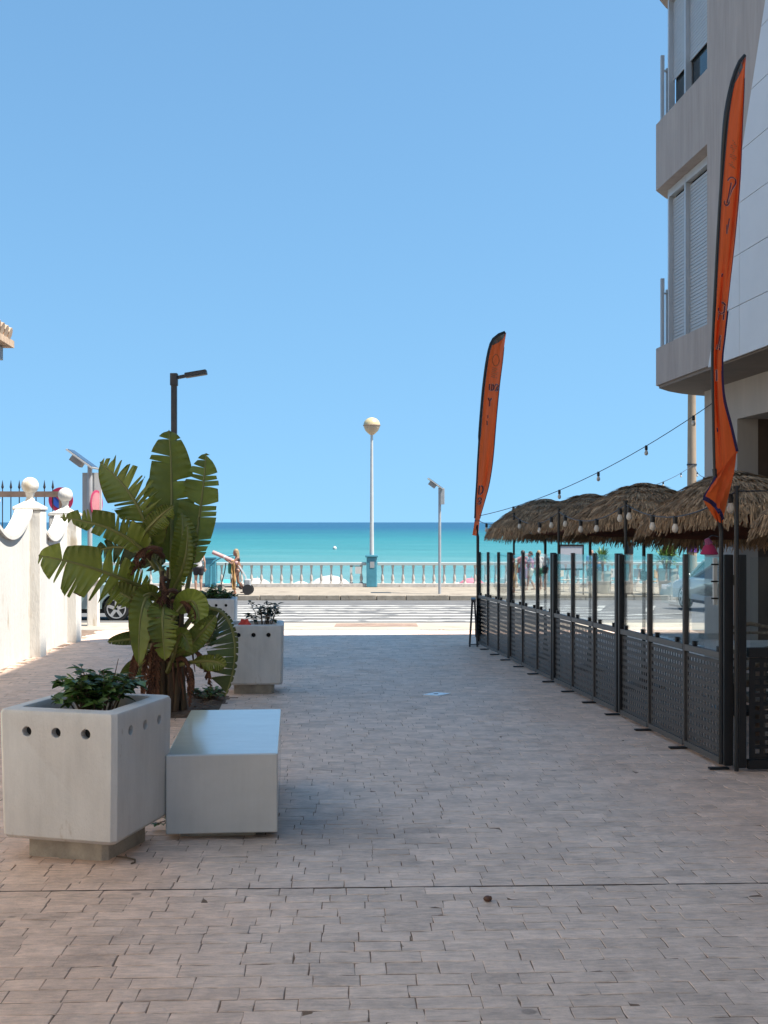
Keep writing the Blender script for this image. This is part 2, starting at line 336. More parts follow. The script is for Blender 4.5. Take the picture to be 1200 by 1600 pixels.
M['rattan'] = mat('rattan', (0.20, 0.16, 0.12), 0.8, var=0.3, scale=20)
M['pebble'] = mat('brown_stone', (0.10, 0.045, 0.025), 0.5)
M['cover'] = mat('cover_plate', (0.72, 0.74, 0.78), 0.25, metal=0.2, var=0.05)

def sea_mat():
    m = bpy.data.materials.new('sea_water'); t, N, L = nt(m); b = N['Principled BSDF']
    g = N.new('ShaderNodeNewGeometry'); sx = N.new('ShaderNodeSeparateXYZ'); L.new(g.outputs['Position'], sx.inputs[0])
    lg = N.new('ShaderNodeMath'); lg.operation = 'LOGARITHM'; lg.inputs[1].default_value = 10; L.new(sx.outputs[1], lg.inputs[0])
    mp = N.new('ShaderNodeMapping'); mp.inputs['Scale'].default_value = (0.012, 0.05, 1); L.new(g.outputs['Position'], mp.inputs[0])
    nz = N.new('ShaderNodeTexNoise'); nz.inputs['Scale'].default_value = 1; nz.inputs['Detail'].default_value = 7; nz.inputs['Roughness'].default_value = 0.65; L.new(mp.outputs[0], nz.inputs['Vector'])
    ad = N.new('ShaderNodeMath'); ad.operation = 'MULTIPLY_ADD'; ad.inputs[1].default_value = 0.55; L.new(nz.outputs[0], ad.inputs[0]); 
    sb = N.new('ShaderNodeMath'); sb.operation = 'SUBTRACT'; sb.inputs[1].default_value = 0.275; L.new(lg.outputs[0], sb.inputs[0]); L.new(sb.outputs[0], ad.inputs[2])
    mr = N.new('ShaderNodeMapRange'); mr.inputs['From Min'].default_value = 1.7; mr.inputs['From Max'].default_value = 3.7; L.new(ad.outputs[0], mr.inputs['Value'])
    cr = N.new('ShaderNodeValToRGB'); e = cr.color_ramp.elements
    e[0].position = 0.0; e[0].color = (0.185, 0.275, 0.262, 1)
    e[1].position = 1.0; e[1].color = (0.008, 0.060, 0.120, 1)
    for p, c in ((0.16, (0.125, 0.242, 0.238)), (0.30, (0.052, 0.188, 0.192)), (0.44, (0.022, 0.150, 0.166)), (0.56, (0.012, 0.102, 0.136)), (0.68, (0.008, 0.066, 0.125))):
        x = e.new(p); x.color = (*c, 1)
    L.new(mr.outputs[0], cr.inputs[0])
    m3 = N.new('ShaderNodeMapping'); m3.inputs['Scale'].default_value = (0.05, 0.22, 1); L.new(g.outputs['Position'], m3.inputs[0])
    n4 = N.new('ShaderNodeTexNoise'); n4.inputs['Scale'].default_value = 1; n4.inputs['Detail'].default_value = 9; n4.inputs['Roughness'].default_value = 0.75; L.new(m3.outputs[0], n4.inputs['Vector'])
    r4 = N.new('ShaderNodeMapRange'); r4.inputs['From Min'].default_value = 0.3; r4.inputs['From Max'].default_value = 0.7; r4.inputs['To Min'].default_value = 0.80; r4.inputs['To Max'].default_value = 1.2; L.new(n4.outputs[0], r4.inputs['Value'])
    mm = N.new('ShaderNodeMix'); mm.data_type = 'RGBA'; mm.blend_type = 'MULTIPLY'; mm.inputs[0].default_value = 1; L.new(cr.outputs[0], mm.inputs[6]); L.new(r4.outputs[0], mm.inputs[7])
    L.new(mm.outputs[2], b.inputs['Base Color'])
    b.inputs['Roughness'].default_value = 0.35; b.inputs['Specular IOR Level'].default_value = 0.12
    m2 = N.new('ShaderNodeMapping'); m2.inputs['Scale'].default_value = (0.12, 0.4, 1); L.new(g.outputs['Position'], m2.inputs[0])
    n2 = N.new('ShaderNodeTexNoise'); n2.inputs['Scale'].default_value = 1; n2.inputs['Detail'].default_value = 8; n2.inputs['Roughness'].default_value = 0.7; L.new(m2.outputs[0], n2.inputs['Vector'])
    bp = N.new('ShaderNodeBump'); bp.inputs['Strength'].default_value = 0.9; bp.inputs['Distance'].default_value = 0.8; L.new(n2.outputs[0], bp.inputs['Height']); L.new(bp.outputs[0], b.inputs['Normal'])
    return m
M['sea'] = sea_mat()

# ================================================================ THE SETTING
# sea, beach
mb = MB(); ys = [58, 80, 120, 200, 400, 900, 2000, 5000, 12000, 40000]
for a, b_ in zip(ys, ys[1:]): mb.quad((-a * 0 - 30000 if b_ > 2000 else -3000, a, -4.2), (30000 if b_ > 2000 else 3000, a, -4.2), (30000 if b_ > 2000 else 3000, b_, -4.2), (-30000 if b_ > 2000 else -3000, b_, -4.2))
tag(mb.build('sea_water', M['sea']), kind='structure')
mb = MB(); mb.quad((-400, 49.2, -3.3), (400, 49.2, -3.3), (400, 62, -4.5), (-400, 62, -4.5))
tag(mb.build('beach_sand', M['sand']), kind='structure')

# ground sheet (joint colour) carrying the alley's stones
def strip(ys, x0, x1, dz, name, m):
    mb = MB()
    for a, b_ in zip(ys, ys[1:]): mb.quad((x0, a, gz(a) + dz), (x1, a, gz(a) + dz), (x1, b_, gz(b_) + dz), (x0, b_, gz(b_) + dz))
    return tag(mb.build(name, m), kind='structure')
paving = strip([-40, 0, 8.6, 20, 24.2], -60, 60, -0.0027, 'alley_paving', M['joint'])

# stones of the stamped paving: rows across the alley
ROWA = R(2.2)
rx = Vector((math.cos(ROWA), math.sin(ROWA), 0)); ry = Vector((-rx.y, rx.x, 0))
def on_ground(p, dz=0.0): return Vector((p.x, p.y, gz(p.y) + dz))
SKIP_BED = [(-3.55, -1.72, 11.35, 13.05)]
def wall_x(y): return -5.12 + (15.25 - y) * 0.0784
near, far = [], []
rng = random.Random(3)
v = 1.6
crack_v = None
while v < 25.2:
    h = rng.uniform(0.105, 0.13)
    gap_after = 0.004
    x = -7.2 + rng.uniform(0, 0.2)
    while x < 9.2:
        L_ = rng.uniform(0.155, 0.26) if rng.random() > 0.1 else rng.uniform(0.10, 0.155)
        c = rx * (x + L_ / 2) + ry * (v + h / 2)
        ok = 1.8 < c.y < 24.05 and c.x > wall_x(c.y) - 0.1 and abs(c.x) < 0.345 * c.y + 2.6 and c.x < 5.4
        seen = 3.85 < c.y < 7.4 and abs(c.x) < 0.336 * c.y + 0.05
        for (a, b_, c_, d_) in SKIP_BED:
            if a < c.x < b_ and c_ < c.y < d_: ok = False
        if ok: (near if seen else far).append((x, v, L_, h))
        x += L_
    v += h
    if crack_v is None and v > 5.55: crack_v = v; v += 0.012
near.sort(key=lambda q: q[1]); far = near[300:] + far; near = near[:300]
def stone(mb, x, v, L_, h, g=0.0013, full=True):
    mb.t = min(1, max(0, rng.gauss(0.5, 0.22)))
    tilt = rng.gauss(0, 0.0008); tl2 = rng.gauss(0, 0.0007); j = 0.0015
    if full:
        ring = [(t, 0) for t in (0, .25, .5, .75, 1)] + [(1, .5)] + [(t, 1) for t in (1, .75, .5, .25, 0)] + [(0, .5)]
    else: ring = [(0, 0), (0.5, 0), (1, 0), (1, 1), (0.5, 1), (0, 1)]
    lo, hi = [], []
    for (s, t) in ring:
        jx, jy = rng.gauss(0, j), rng.gauss(0, j)
        for lst, ins, z in ((lo, 0.0, -0.0026), (hi, 0.0022, 0.0)):
            px = x + L_ * s + (ins + g if s < 0.1 else -ins - g if s > 0.9 else 0) + jx
            py = v + h * t + (ins + 2 * g if t < 0.1 else -ins - 2 * g if t > 0.9 else 0) + jy
            p = rx * px + ry * py
            zz = z if z < 0 else rng.gauss(0, 0.0006) + tilt * (s - .5) * 2 + tl2 * (t - .5) * 2
            lst.append(mb.vert((p.x, p.y, gz(p.y) + zz)))
    n = len(ring)
    for k in range(n): mb.face([lo[k], lo[(k + 1) % n], hi[(k + 1) % n], hi[k]])
    if full:
        c = rx * (x + L_ / 2) + ry * (v + h / 2); ci = mb.vert((c.x, c.y, gz(c.y) + rng.gauss(0.0008, 0.0006)))
        for k in range(n): mb.face([hi[k], hi[(k + 1) % n], ci])
    else: mb.face(hi)
for q in near:
    mb = MB(); mb.t = 0.5; stone(mb, *q)
    me = bpy.data.meshes.new('stone'); me.from_pydata(mb.v, [], mb.f); me.materials.append(M['paving'])
    a = me.attributes.new('tone', 'FLOAT', 'FACE'); a.data.foreach_set('value', mb.tone)
    link('paving_stone', me, paving)
mb = MB()
for q in far: stone(mb, *q, full=q[1] < 10)
tag(mb.build('paving_stones_beyond', M['paving'], paving), kind='stuff')

mb = MB(); mb.t = .5
pts_ = [rx * x_ + ry * (crack_v + .006) for x_ in [-2.2 + .2 * k for k in range(24)]]
for a, b_ in zip(pts_, pts_[1:]):
    e = ry * .0042; mb.quad(on_ground(a - e, .0006), on_ground(b_ - e, .0006), on_ground(b_ + e, .0006), on_ground(a + e, .0006))
mb.build('expansion_joint', M['dark'], paving)

# near pavement, road, far pavement
strip([24.2, 26.7], -60, 60, 0.004, 'near_pavement', M['sidewalk_pale'])
road = strip([26.7, 27, 42.3, 42.9], -80, 80, -0.004, 'road', M['asphalt'])
mb = MB()
for k in range(7):
    y0 = 27.2 + k * 1.55
    mb.quad((-5.2 - .02 * k, y0, gz(y0) + .003), (3.2 + k * .33, y0 + .1, gz(y0 + .1) + .003), (3.2 + k * .33, y0 + .88, gz(y0 + .88) + .003), (-5.2, y0 + .78, gz(y0 + .78) + .003))
    mk = mb.build('zebra_bar', M['roadpaint'], road); mb = MB()
def paint(pts):
    mb = MB(); mb.face([mb.vert((x, y, gz(y) + .003)) for x, y in pts]); mb.build('road_marking', M['roadpaint'], road)
for a in ([(6.0, 33.0), (6.25, 33.0), (7.3, 37.5), (7.05, 37.5)], [(7.4, 32.6), (7.65, 32.6), (8.8, 37.0), (8.55, 37.0)], [(5.6, 35.2), (9.4, 35.0), (9.4, 35.25), (5.6, 35.45)], [(5.8, 30.2), (6.0, 30.0), (8.6, 31.6), (8.4, 31.8)], [(10, 34.5), (10.2, 34.5), (16, 34.0), (16, 33.8)]): paint(a)
mb = MB(); mb.quad((-1.1, 25.2, gz(25.2) + .009), (0.75, 25.25, gz(25.25) + .009), (0.75, 26.4, gz(26.4) + .009), (-1.1, 26.35, gz(26.35) + .009))
mb.build('tactile_strip', M['tactile'], road)
FZ = -1.15                                        # far promenade level
mb = MB(); mb.box((0, 46.1, FZ - 0.45), (160, 7.0, 0.9))
prom = tag(mb.build('promenade_pavement', M['sidewalk']), kind='structure')
x = -17.0; rng = random.Random(9)
while x < 23:
    L_ = rng.uniform(1.0, 1.9)
    mb = MB(); mb.box((x + L_ / 2, 42.49, FZ - 0.055 + rng.uniform(-.01, .01)), (L_ - 0.03, 0.21, 0.19)); mb.build('kerb_stone', M['kerb'], prom, bevel=0.02)
    x += L_

# ================================================================ BUILDINGS
# right-hand apartment building: overhanging upper floors along the alley
BA = Vector((4.045, 17.0, 0))
root = thing('apartment_building', 'taupe apartment block with overhanging floors and slanted white tile cladding', 'building', (BA.x, BA.y, 0), ARZ)
# local axes: x = away from the alley (v), y = towards the sea (u)
def ppoly(u0, u1, vr, ext=0.0):
    """slab outline: straight along the alley, rounded far corner"""
    pts = [(0, u0), (0, u1)]
    for k in range(1, 15):
        v_ = 0.28 * k; pts.append((v_, u1 + 1.3 * (1 - math.exp(-v_ / 0.8))))
    pts += [(14, pts[-1][1]), (14, u0)]
    return pts
H_ROOF, ST = 19.9, 2.9
slab = ppoly(-34, 0.0, 2.2)
for k in range(6):
    z0 = 3.61 + ST * k; z1 = min(H_ROOF, z0 + (0.57 if k == 0 else 1.0))
    MB().prism(slab[::-1], z0 + 0.02, z1).build('parapet_band', M['taupe'], root)
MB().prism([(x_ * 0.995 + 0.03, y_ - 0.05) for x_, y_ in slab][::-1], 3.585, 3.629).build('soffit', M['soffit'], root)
# solid core behind the windows, far facade
MB().box((7.13, -17.05, (3.7 + H_ROOF - .2) / 2), (13.7, 33.9, H_ROOF - .2 - 3.7)).build('core_wall', M['taupe'], root)
for k in range(5):
    z0 = 3.61 + ST * k + (0.57 if k == 0 else 1.0); z1 = 3.61 + ST * (k + 1) + 0.02
    MB().box((0.1505, -18.06, (z0 + z1) / 2), (0.299, 31.9, z1 - z0)).build('facade_wall', M['taupe'], root)     # wall right of the windows
    hh = z1 - z0
    lift = 0.0 if k != 1 else 0.62
    f = MB(); 
    for u in (-2.05, -0.79, -0.07): f.box((0.21, u, (z0 + z1) / 2), (0.09, 0.055, hh))
    f.box((0.21, -1.06, z1 - 0.06), (0.085, 1.93, 0.11)).build('window_frame', M['alu'], root)
    for (ua, ub) in ((-2.02, -0.82), (-0.76, -0.10)):
        s_ = MB(); n = int((hh - 0.1 - lift) / 0.05)
        for q in range(n):
            zb = z0 + lift + q * 0.05
            s_.box((0.235, (ua + ub) / 2, zb + 0.021), (0.014, ub - ua, 0.042)); s_.box((0.245, (ua + ub) / 2, zb + 0.046), (0.008, ub - ua, 0.010))
        tag(s_.build('shutter', M['shutter'], root), kind='stuff')
        MB().box((0.275, (ua + ub) / 2, (z0 + z1) / 2), (0.01, ub - ua, hh)).build('window_pane', M['car_glass'], root)
    # balcony railing on the sea side
    if k < 3:
        for (v_, u_, h_) in ((0.12, 0.07, 1.06), (0.24, 0.20, 0.92), (1.1, 0.62, 0.92)):
            MB().box((v_, u_, z0 + h_ / 2 - (0.0 if k else 0.0)), (0.05, 0.05, h_)).build('rail_post', M['alu'], root)
        MB().bar((0.12, 0.07, z0 + 0.85), (1.1, 0.62, z0 + 0.72), 0.02).build('rail_bar', M['galv'], root)
        MB().bar((0.5, 0.26, z0 + 0.35), (1.05, 0.60, z0 + 0.35), 0.012, 0.6).build('rail_glass', M['glass'], root)
# white tile cladding panels, cut along the slant
def clip(poly, f):
    out = []
    for k, a in enumerate(poly):
        b_ = poly[(k + 1) % len(poly)]; fa, fb = f(a), f(b_)
        if fa >= 0: out.append(a)
        if fa * fb < 0:
            t = fa / (fa - fb); out.append((a[0] + (b_[0] - a[0]) * t, a[1] + (b_[1] - a[1]) * t))
    return out
for r_ in range(12):
    z0 = 3.60 + r_ * 0.615
    for c_ in range(8):
        u1 = -1.2 - c_ * 1.2 + (0.35 if r_ % 2 else 0.35); u0 = u1 - 1.2
        g = 0.004
        poly = [(u0 + g, z0 + g), (u1 - g, z0 + g), (u1 - g, z0 + 0.615 - g), (u0 + g, z0 + 0.615 - g)]
        line = lambda p: (-2.24 - (p[1] - 3.68) * (3.9 - 2.24) / (7.3 - 3.68)) - p[0]
        poly = clip(poly, line)
        if len(poly) < 3: continue
        mb = MB(); a = [mb.vert((-0.022, u, z)) for u, z in poly]; b_ = [mb.vert((0.004, u, z)) for u, z in poly]; n = len(poly)
        mb.face(a[::-1]); mb.face(b_)
        for k in range(n): mb.face([a[k], a[(k + 1) % n], b_[(k + 1) % n], b_[k]])
        mb.build('wall_tile', M['tilewhite'], root)
# ground floor: recessed wall, brown doorway with glazed door
GW = 0.83
MB().box((7.4, 0.15, 1.3), (13.1, 0.3, 4.58)).build('shop_end_wall', M['groundwall'], root)
MB().box((GW + 0.15, -0.52, 1.3), (0.3, 1.04, 4.58)).build('shop_wall', M['groundwall'], root)
MB().box((GW + 0.15, -2.54, 3.32), (0.298, 3.0, 0.54)).build('shop_wall', M['groundwall'], root)
MB().box((GW + 0.15, -19.0, 1.3), (0.3, 30.0, 4.58)).build('shop_wall', M['groundwall'], root)
MB().box((GW + 0.55, -1.0, 1.0), (0.5, 0.06, 4.1)).build('doorway_reveal', M['doorbrown'], root)
MB().box((GW + 0.9, -2.5, 1.0), (0.06, 3.0, 4.2)).build('doorway_back', M['doorbrown'], root)
d_ = MB()
for u in (-1.25, -2.1, -2.95): d_.box((GW + 0.5, u, 1.0), (0.07, 0.08, 4.0))
d_.box((GW + 0.5, -2.1, 1.9), (0.06, 1.7, 0.1)).build('door_frame', M['black'], root)
MB().box((GW + 0.5, -1.68, 0.8), (0.02, 0.76, 2.1)).build('door_glass', M['glass'], root)

# house on the left: only the tip of its tiled eave enters the picture
hr = thing('village_house', 'beige tiled eave of the house rising behind the white wall', 'house', (-6.18, 17.4, 0), ARZ)
MB().box((-4, -5.0, 1.6), (8, 10, 5.0)).build('wall', M['houseWall'], hr)
rf = MB(); rf.prism([(-8.4, -10.5), (0.42, -10.5), (0.42, 0.5), (-8.4, 0.5)], 4.33, 4.44).build('eave', M['rooftile'], hr)
t_ = MB()
for k in range(46):
    y_ = -10.4 + k * 0.235
    t_.tube([(0.44, y_, 4.50), (-3.9, y_, 5.7)], 0.10, 8)
tag(t_.build('roof_tiles', M['rooftile'], hr), kind='stuff')
rr = MB(); a = [(-8.4, -10.5, 4.44), (0.42, -10.5, 4.44), (0.42, 0.5, 4.44), (-8.4, 0.5, 4.44)]; p = [(-3.9, -6, 5.65), (-3.9, -3.5, 5.65)]
rr.quad(a[1], a[2], p[1], p[0]); rr.quad(a[3], a[0], p[0], p[1]); rr.tri(a[0], a[1], p[0]); rr.tri(a[2], a[3], p[1]); rr.build('roof', M['rooftile'], hr)
MB().box((0.16, 0.22, 4.22), (0.24, 0.3, 0.2)).build('eave_bracket', M['greybox'], hr)

lr = thing('bounce_house', 'unseen cream house added at left to bounce light into the alley', 'house', (-4.75, 8.4, 0), ARZ)  # out-of-view house, added so its sunlit front bounces warm light into the alley
MB().box((-4.5, -14, 4.6), (9, 28, 10.4)).build('wall', M['houseWall'], lr)
MB().box((-4.5, -14, 9.92), (9.3, 28.3, 0.24)).build('cornice', M['houseWall'], lr)
for k in range(7):
    for z_ in (1.9, 5.2, 8.0):
        w0 = MB().box((0.01, -2.4 - k * 3.8, z_), (0.06, 1.1, 1.5)).build('window', M['alu'], lr)
        MB().box((0.045, -2.4 - k * 3.8, z_), (0.012, 0.96, 1.36)).build('pane', M['car_glass'], w0)

# ================================================================ WHITE WALL on the left with pillars, scalloped top, ball finials
WY0, WY1 = 9.5, 21.2
def wp(y, off=0.0): return Vector((wall_x(y) + off * AR.x, y + off * AR.y, gz(y)))
wl = thing('boundary_wall', 'white rendered garden wall with scalloped top, pillars and ball finials', 'wall', (0, 0, 0))
pil = [(12.0, 0.42), (15.0, 0.42), (17.9, 0.42), (20.85, 0.46)]
PH = 2.28
for i, (y, w_) in enumerate(pil):
    c = wp(y); end = i == 3
    mb = MB(); ww = 0.50 if end else 0.42
    cc = c + AR * (-ww / 2)
    mb.box((cc.x, cc.y, c.z + PH / 2 - 0.1), (ww, w_, PH + 0.2), ARZ); pl = mb.build('pillar', M['wallwhite'], wl, bevel=0.025)
    ct = MB(); zt = c.z + PH + 0.002
    ct.box((cc.x, cc.y, zt + 0.03), (ww + 0.03, w_ + 0.03, 0.06), ARZ)
    ct.build('pillar_cap', M['wallwhite'], pl, bevel=0.02)
    pr = MB(); Mz = Matrix.Rotation(ARZ + math.pi / 4, 3, 'Z')
    pr.lathe([((ww - 0.01) * 0.707, zt + 0.06), (0.20, zt + 0.10), (0.09, zt + 0.15), (0.065, zt + 0.20), (0.085, zt + 0.275)], (cc.x, cc.y, 0), 4, Mz); pr.build('finial_base', M['wallwhite'], pl)
    fb = MB(); fb.ball((cc.x, cc.y, zt + 0.39), 0.132, 24, 16); fb.build('ball_finial', M['wallwhite'], pl, smooth=True)
for (ya, wa), (yb, wb) in zip([(9.0, .42)] + pil, pil):
    y0, y1 = ya + wa / 2 - 0.02, yb - wb / 2 + 0.02
    n = 24; mb = MB(); cp = MB(); pa, pb = [], []
    th = 0.085
    for k in range(n + 1):
        t = k / n; y = y0 + (y1 - y0) * t; c = wp(y)
        zt = c.z + PH - 0.03 - 0.44 * math.sin(math.pi * t) ** 0.8
        q = [c + AR * (-0.17 - 2 * th), c + AR * (-0.17)]
        pa.append([mb.vert((q[0].x, q[0].y, c.z - .15)), mb.vert((q[1].x, q[1].y, c.z - .15)), mb.vert((q[1].x, q[1].y, zt)), mb.vert((q[0].x, q[0].y, zt))])
        q = [c + AR * (-0.17 - 2 * th - .05), c + AR * (-0.17 + .05)]
        pb.append([cp.vert((q[0].x, q[0].y, zt + .003)), cp.vert((q[1].x, q[1].y, zt + .003)), cp.vert((q[1].x, q[1].y, zt + .065)), cp.vert((q[0].x, q[0].y, zt + .065))])
    for m_, P_ in ((mb, pa), (cp, pb)):
        for A, B in zip(P_, P_[1:]):
            for j in range(4): m_.face([A[j], A[(j + 1) % 4], B[(j + 1) % 4], B[j]])
        m_.face(P_[0]); m_.face(P_[-1][::-1])
    mb.build('wall_panel', M['wallwhite'], wl); cp.build('coping', M['wallwhite'], wl)
# iron fence with spikes behind the wall
fr = thing('iron_railing', 'dark spiked iron railing standing behind the white wall', 'railing', (-8.3, 24.0, gz(24)), 0)
zb = CAMZ + 46 * 24 / FPX - gz(24)
MB().box((0.0, 0, zb - 0.03), (3.1, 0.08, 0.12)).build('top_bar', M['ironrust'], fr)
MB().box((0.0, 0, 0.3), (3.1, 0.05, 0.06)).build('bottom_bar', M['iron'], fr)
for k in range(17):
    x_ = -1.47 + k * 0.176
    b = MB(); b.tube([(x_, 0, 0), (x_, 0, zb + 0.16)], 0.011, 6)
    b.lathe([(0.012, zb + 0.08), (0.03, zb + 0.12), (0.022, zb + 0.15), (0.002, zb + 0.27)], (x_, 0, 0), 6); b.build('spike_bar', M['iron'], fr)
MB().box((1.55, 0, zb / 2), (0.12, 0.12, zb + 0.02)).build('end_post', M['ironrust'], fr)

# ================================================================ PROMENADE BALUSTRADE
prof = [(.075, 0), (.075, .05), (.05, .06), (.045, .09), (.062, .14), (.07, .20), (.058, .30), (.038, .42), (.034, .50), (.045, .56), (.034, .58), (.05, .66), (.06, .70), (.06, .76)]
bal_me = MB().lathe(prof, (0, 0, 0), 10).build('baluster_master', M['baluster'], None, smooth=True)
bal_mesh = bal_me.data; bpy.data.objects.remove(bal_me)
PX = [-14.6, -7.35, -0.52, 6.95, 14.2, 21.4]; BY = 48.6
names = ['far left stretch of the pale seafront balustrade', 'seafront balustrade stretch between scooter and globe lamp', 'seafront balustrade stretch right of the globe lamp, behind slim pole', 'seafront balustrade stretch behind the potted yuccas', 'rightmost seafront balustrade stretch seen past the terrace']
for (a, b_), nm in zip(zip(PX, PX[1:]), names):
    L_ = b_ - a - 0.47
    t = thing('seafront_balustrade', nm, 'balustrade', ((a + b_) / 2, BY, FZ), 0, 'seafront balustrade stretches')
    MB().box((0, 0, 0.07), (L_, 0.30, 0.16)).build('base', M['baluster'], t, bevel=.015)
    MB().box((0, 0, 0.985), (L_, 0.24, 0.13)).build('top_rail', M['railtop'], t, bevel=.02)
    n = round(L_ / 0.435)
    for k in range(n):
        o = link('baluster', bal_mesh, t); o.location = (-L_ / 2 + (k + 0.5) * L_ / n, 0, 0.152)
pn = ['leftmost turquoise pedestal', 'turquoise balustrade pedestal beside the standing scooter', None, 'turquoise pedestal behind the terrace fence, left of board', 'turquoise pedestal of the balustrade near the yuccas', 'turquoise pedestal at far right end of balustrade']
for x_, nm in zip(PX, pn):
    if nm is None: continue
    t = thing('balustrade_pedestal', nm + (' of the seafront balustrade' if 'most' in nm else ''), 'pedestal', (x_, BY, FZ), 0, 'turquoise balustrade pedestals')
    MB().box((0, 0, 0.6), (0.46, 0.46, 1.2)).build('block', M['turq'], t, bevel=.02)
    MB().box((0, 0, 1.242), (0.56, 0.56, 0.08)).build('cap', M['turq'], t, bevel=.02)

# ================================================================ LAMPS AND POLES
t = thing('globe_street_lamp', 'tall white globe lamp on a turquoise pedestal at the seafront', 'street lamp', (-0.52, BY, FZ))
pb = MB().box((0, 0, 0.63), (0.44, 0.46, 1.26)).build('pedestal', M['turq'], t, bevel=.03)
MB().box((0, 0, 1.312), (0.54, 0.56, 0.10)).build('pedestal_cap', M['turq'], pb, bevel=.02)
MB().box((0.02, -0.236, 0.95), (0.18, 0.012, 0.26)).build('access_plate', M['greybox'], pb)
zg_ = CAMZ + (HOR - 665) * BY / FPX - FZ
MB().tube([(0, 0, 1.36), (0, 0, 2.9), (0, 0, zg_ - 0.3)], [.095, .08, .055], 14).build('pole', M['polewhite'], t, smooth=True)
MB().lathe([(.07, zg_ - .40), (.16, zg_ - .33), (.27, zg_ - .22), (.335, zg_ - .08), (.35, zg_ - .01)], (0, 0, 0), 20).build('lower_bowl', M['globe_lo'], t, smooth=True)
MB().lathe([(.37, zg_ - .012), (.375, zg_ + .012), (.36, zg_ + .03)], (0, 0, 0), 20).build('ring', M['ironrust'], t)
MB().lathe([(.352, zg_ + .03), (.345, zg_ + .10), (.30, zg_ + .20), (.20, zg_ + .295), (.08, zg_ + .34), (.005, zg_ + .35)], (0, 0, 0), 20).build('upper_globe', M['globe_hi'], t, smooth=True)
# dark square street lamp behind the banana plant
dd = 17.5; p = at(272, 590, dd); g0 = gz(dd)
t = thing('street_lamp', 'dark square street lamp post rising behind the banana plant', 'street lamp', (p.x, dd, g0))
zt = p.z - g0
MB().box((0, 0, zt / 2), (0.085, 0.085, zt)).build('post', M['charcoal'], t, bevel=.01)
MB().box((0, 0, zt - 0.03), (0.11, 0.11, 0.19)).build('head_sleeve', M['charcoal'], t, bevel=.01)
MB().bar((0.05, 0, zt - 0.0), (0.20, 0, zt + 0.03), 0.05, 0.05).build('arm', M['charcoal'], t)
MB().bar((0.17, 0, zt + 0.03), (0.50, 0, zt + 0.085), 0.14, 0.075).build('lamp_head', M['charcoal'], t, bevel=.012)
# solar speed-sign poles
def solar_pole(nm, label, px, d, base_z, ztop_px, extra):
    pt = at(px, ztop_px, d); h = pt.z - base_z
    t = thing(nm, label, 'pole', (pt.x, d, base_z), 0)
    MB().tube([(0, 0, 0), (0, 0, h)], 0.055, 12).build('pole', M['galv'], t, smooth=True)
    sp = MB(); a = Vector((-0.46, 0, h + 0.36)); b_ = Vector((0.12, 0, h - 0.06))
    sp.bar(a, b_, 0.62, 0.035).build('panel_frame', M['polewhite'], t)
    q = (b_ - a).normalized(); nrm = Vector((-q.z, 0, q.x)); nrm = nrm if nrm.z > 0 else -nrm
    MB().bar(a + q * 0.02 + nrm * 0.022, b_ - q * 0.02 + nrm * 0.022, 0.58, 0.012).build('solar_panel', M['solar'], t)
    MB().bar(a + q * .14 - nrm * .10, a + q * .44 - nrm * .10, 0.24, 0.15).build('battery_box', M['greybox'], t, bevel=.01)
    return t, h
t, h = solar_pole('solar_sign_pole', 'slim grey solar pole on promenade right of globe lamp', 687, 43.8, FZ, 762, 0)
MB().box((0.10, -0.02, h - 0.33), (0.16, 0.24, 0.62)).build('control_box', M['greybox'], t, bevel=.01)
gk = gz(25.9)
t, h = solar_pole('solar_sign_pole', 'grey solar pole with sign backs above the white wall', 140.5, 25.9, gk + .004, 728, 1)
MB().box((-0.06, 0.12, h - 0.7), (0.27, 0.06, 1.1)).build('sign_back', M['polewhite'], t)
MB().box((0.16, 0.10, h - 0.6), (0.16, 0.05, 0.9)).build('sign_back', M['polewhite'], t)
Mx = Matrix.Rotation(R(78), 3, 'Z') @ Matrix.Rotation(R(90), 3, 'X')
sg = MB(); sg.lathe([(0.30, -0.008), (0.30, 0.008)], (0.16, -0.05, h - 0.85), 28, Mx); sg.build('round_sign', M['signred'], t)
sg = MB(); sg.lathe([(0.25, 0.010), (0.25, 0.012)], (0.16, -0.05, h - 0.85), 28, Mx); sg.build('sign_face', M['c_pink'], t)
# no-parking sign
dd = 24.6; p = at(95, 781, dd); g0 = gz(dd) + .004
t = thing('no_parking_sign', 'round blue and red no-parking sign peeking over the white wall', 'road sign', (p.x, dd, g0), R(-4))
zc = p.z - g0; Mf = Matrix.Rotation(R(90), 3, 'X')
MB().tube([(0, 0.04, 0), (0, 0.04, zc + 0.2)], 0.03, 8).build('pole', M['galv'], t)
MB().lathe([(0.27, -0.01), (0.27, 0.006)], (0, 0, zc), 32, Mf).build('disc', M['signred'], t)
MB().lathe([(0.185, 0.008), (0.185, 0.010)], (0, 0, zc), 32, Mf).build('blue_face', M['signblue'], t)
MB().bar((-0.14, -0.014, zc + 0.14), (0.14, -0.014, zc - 0.14), 0.006, 0.06).build('red_bar', M['signred'], t)
# low stone post by the kerb
dd = 25.5; x_ = (146 - CX) / FPX * dd
t = thing('stone_gatepost', 'short cream stone post at the end of the white wall', 'post', (x_, dd, gz(dd)), ARZ)
MB().box((0, 0, 0.50), (0.24, 0.26, 1.02)).build('shaft', M['wallwhite'], t, bevel=.02)
MB().box((0, 0, 1.042), (0.30, 0.32, 0.06)).build('cap', M['wallwhite'], t, bevel=.015)
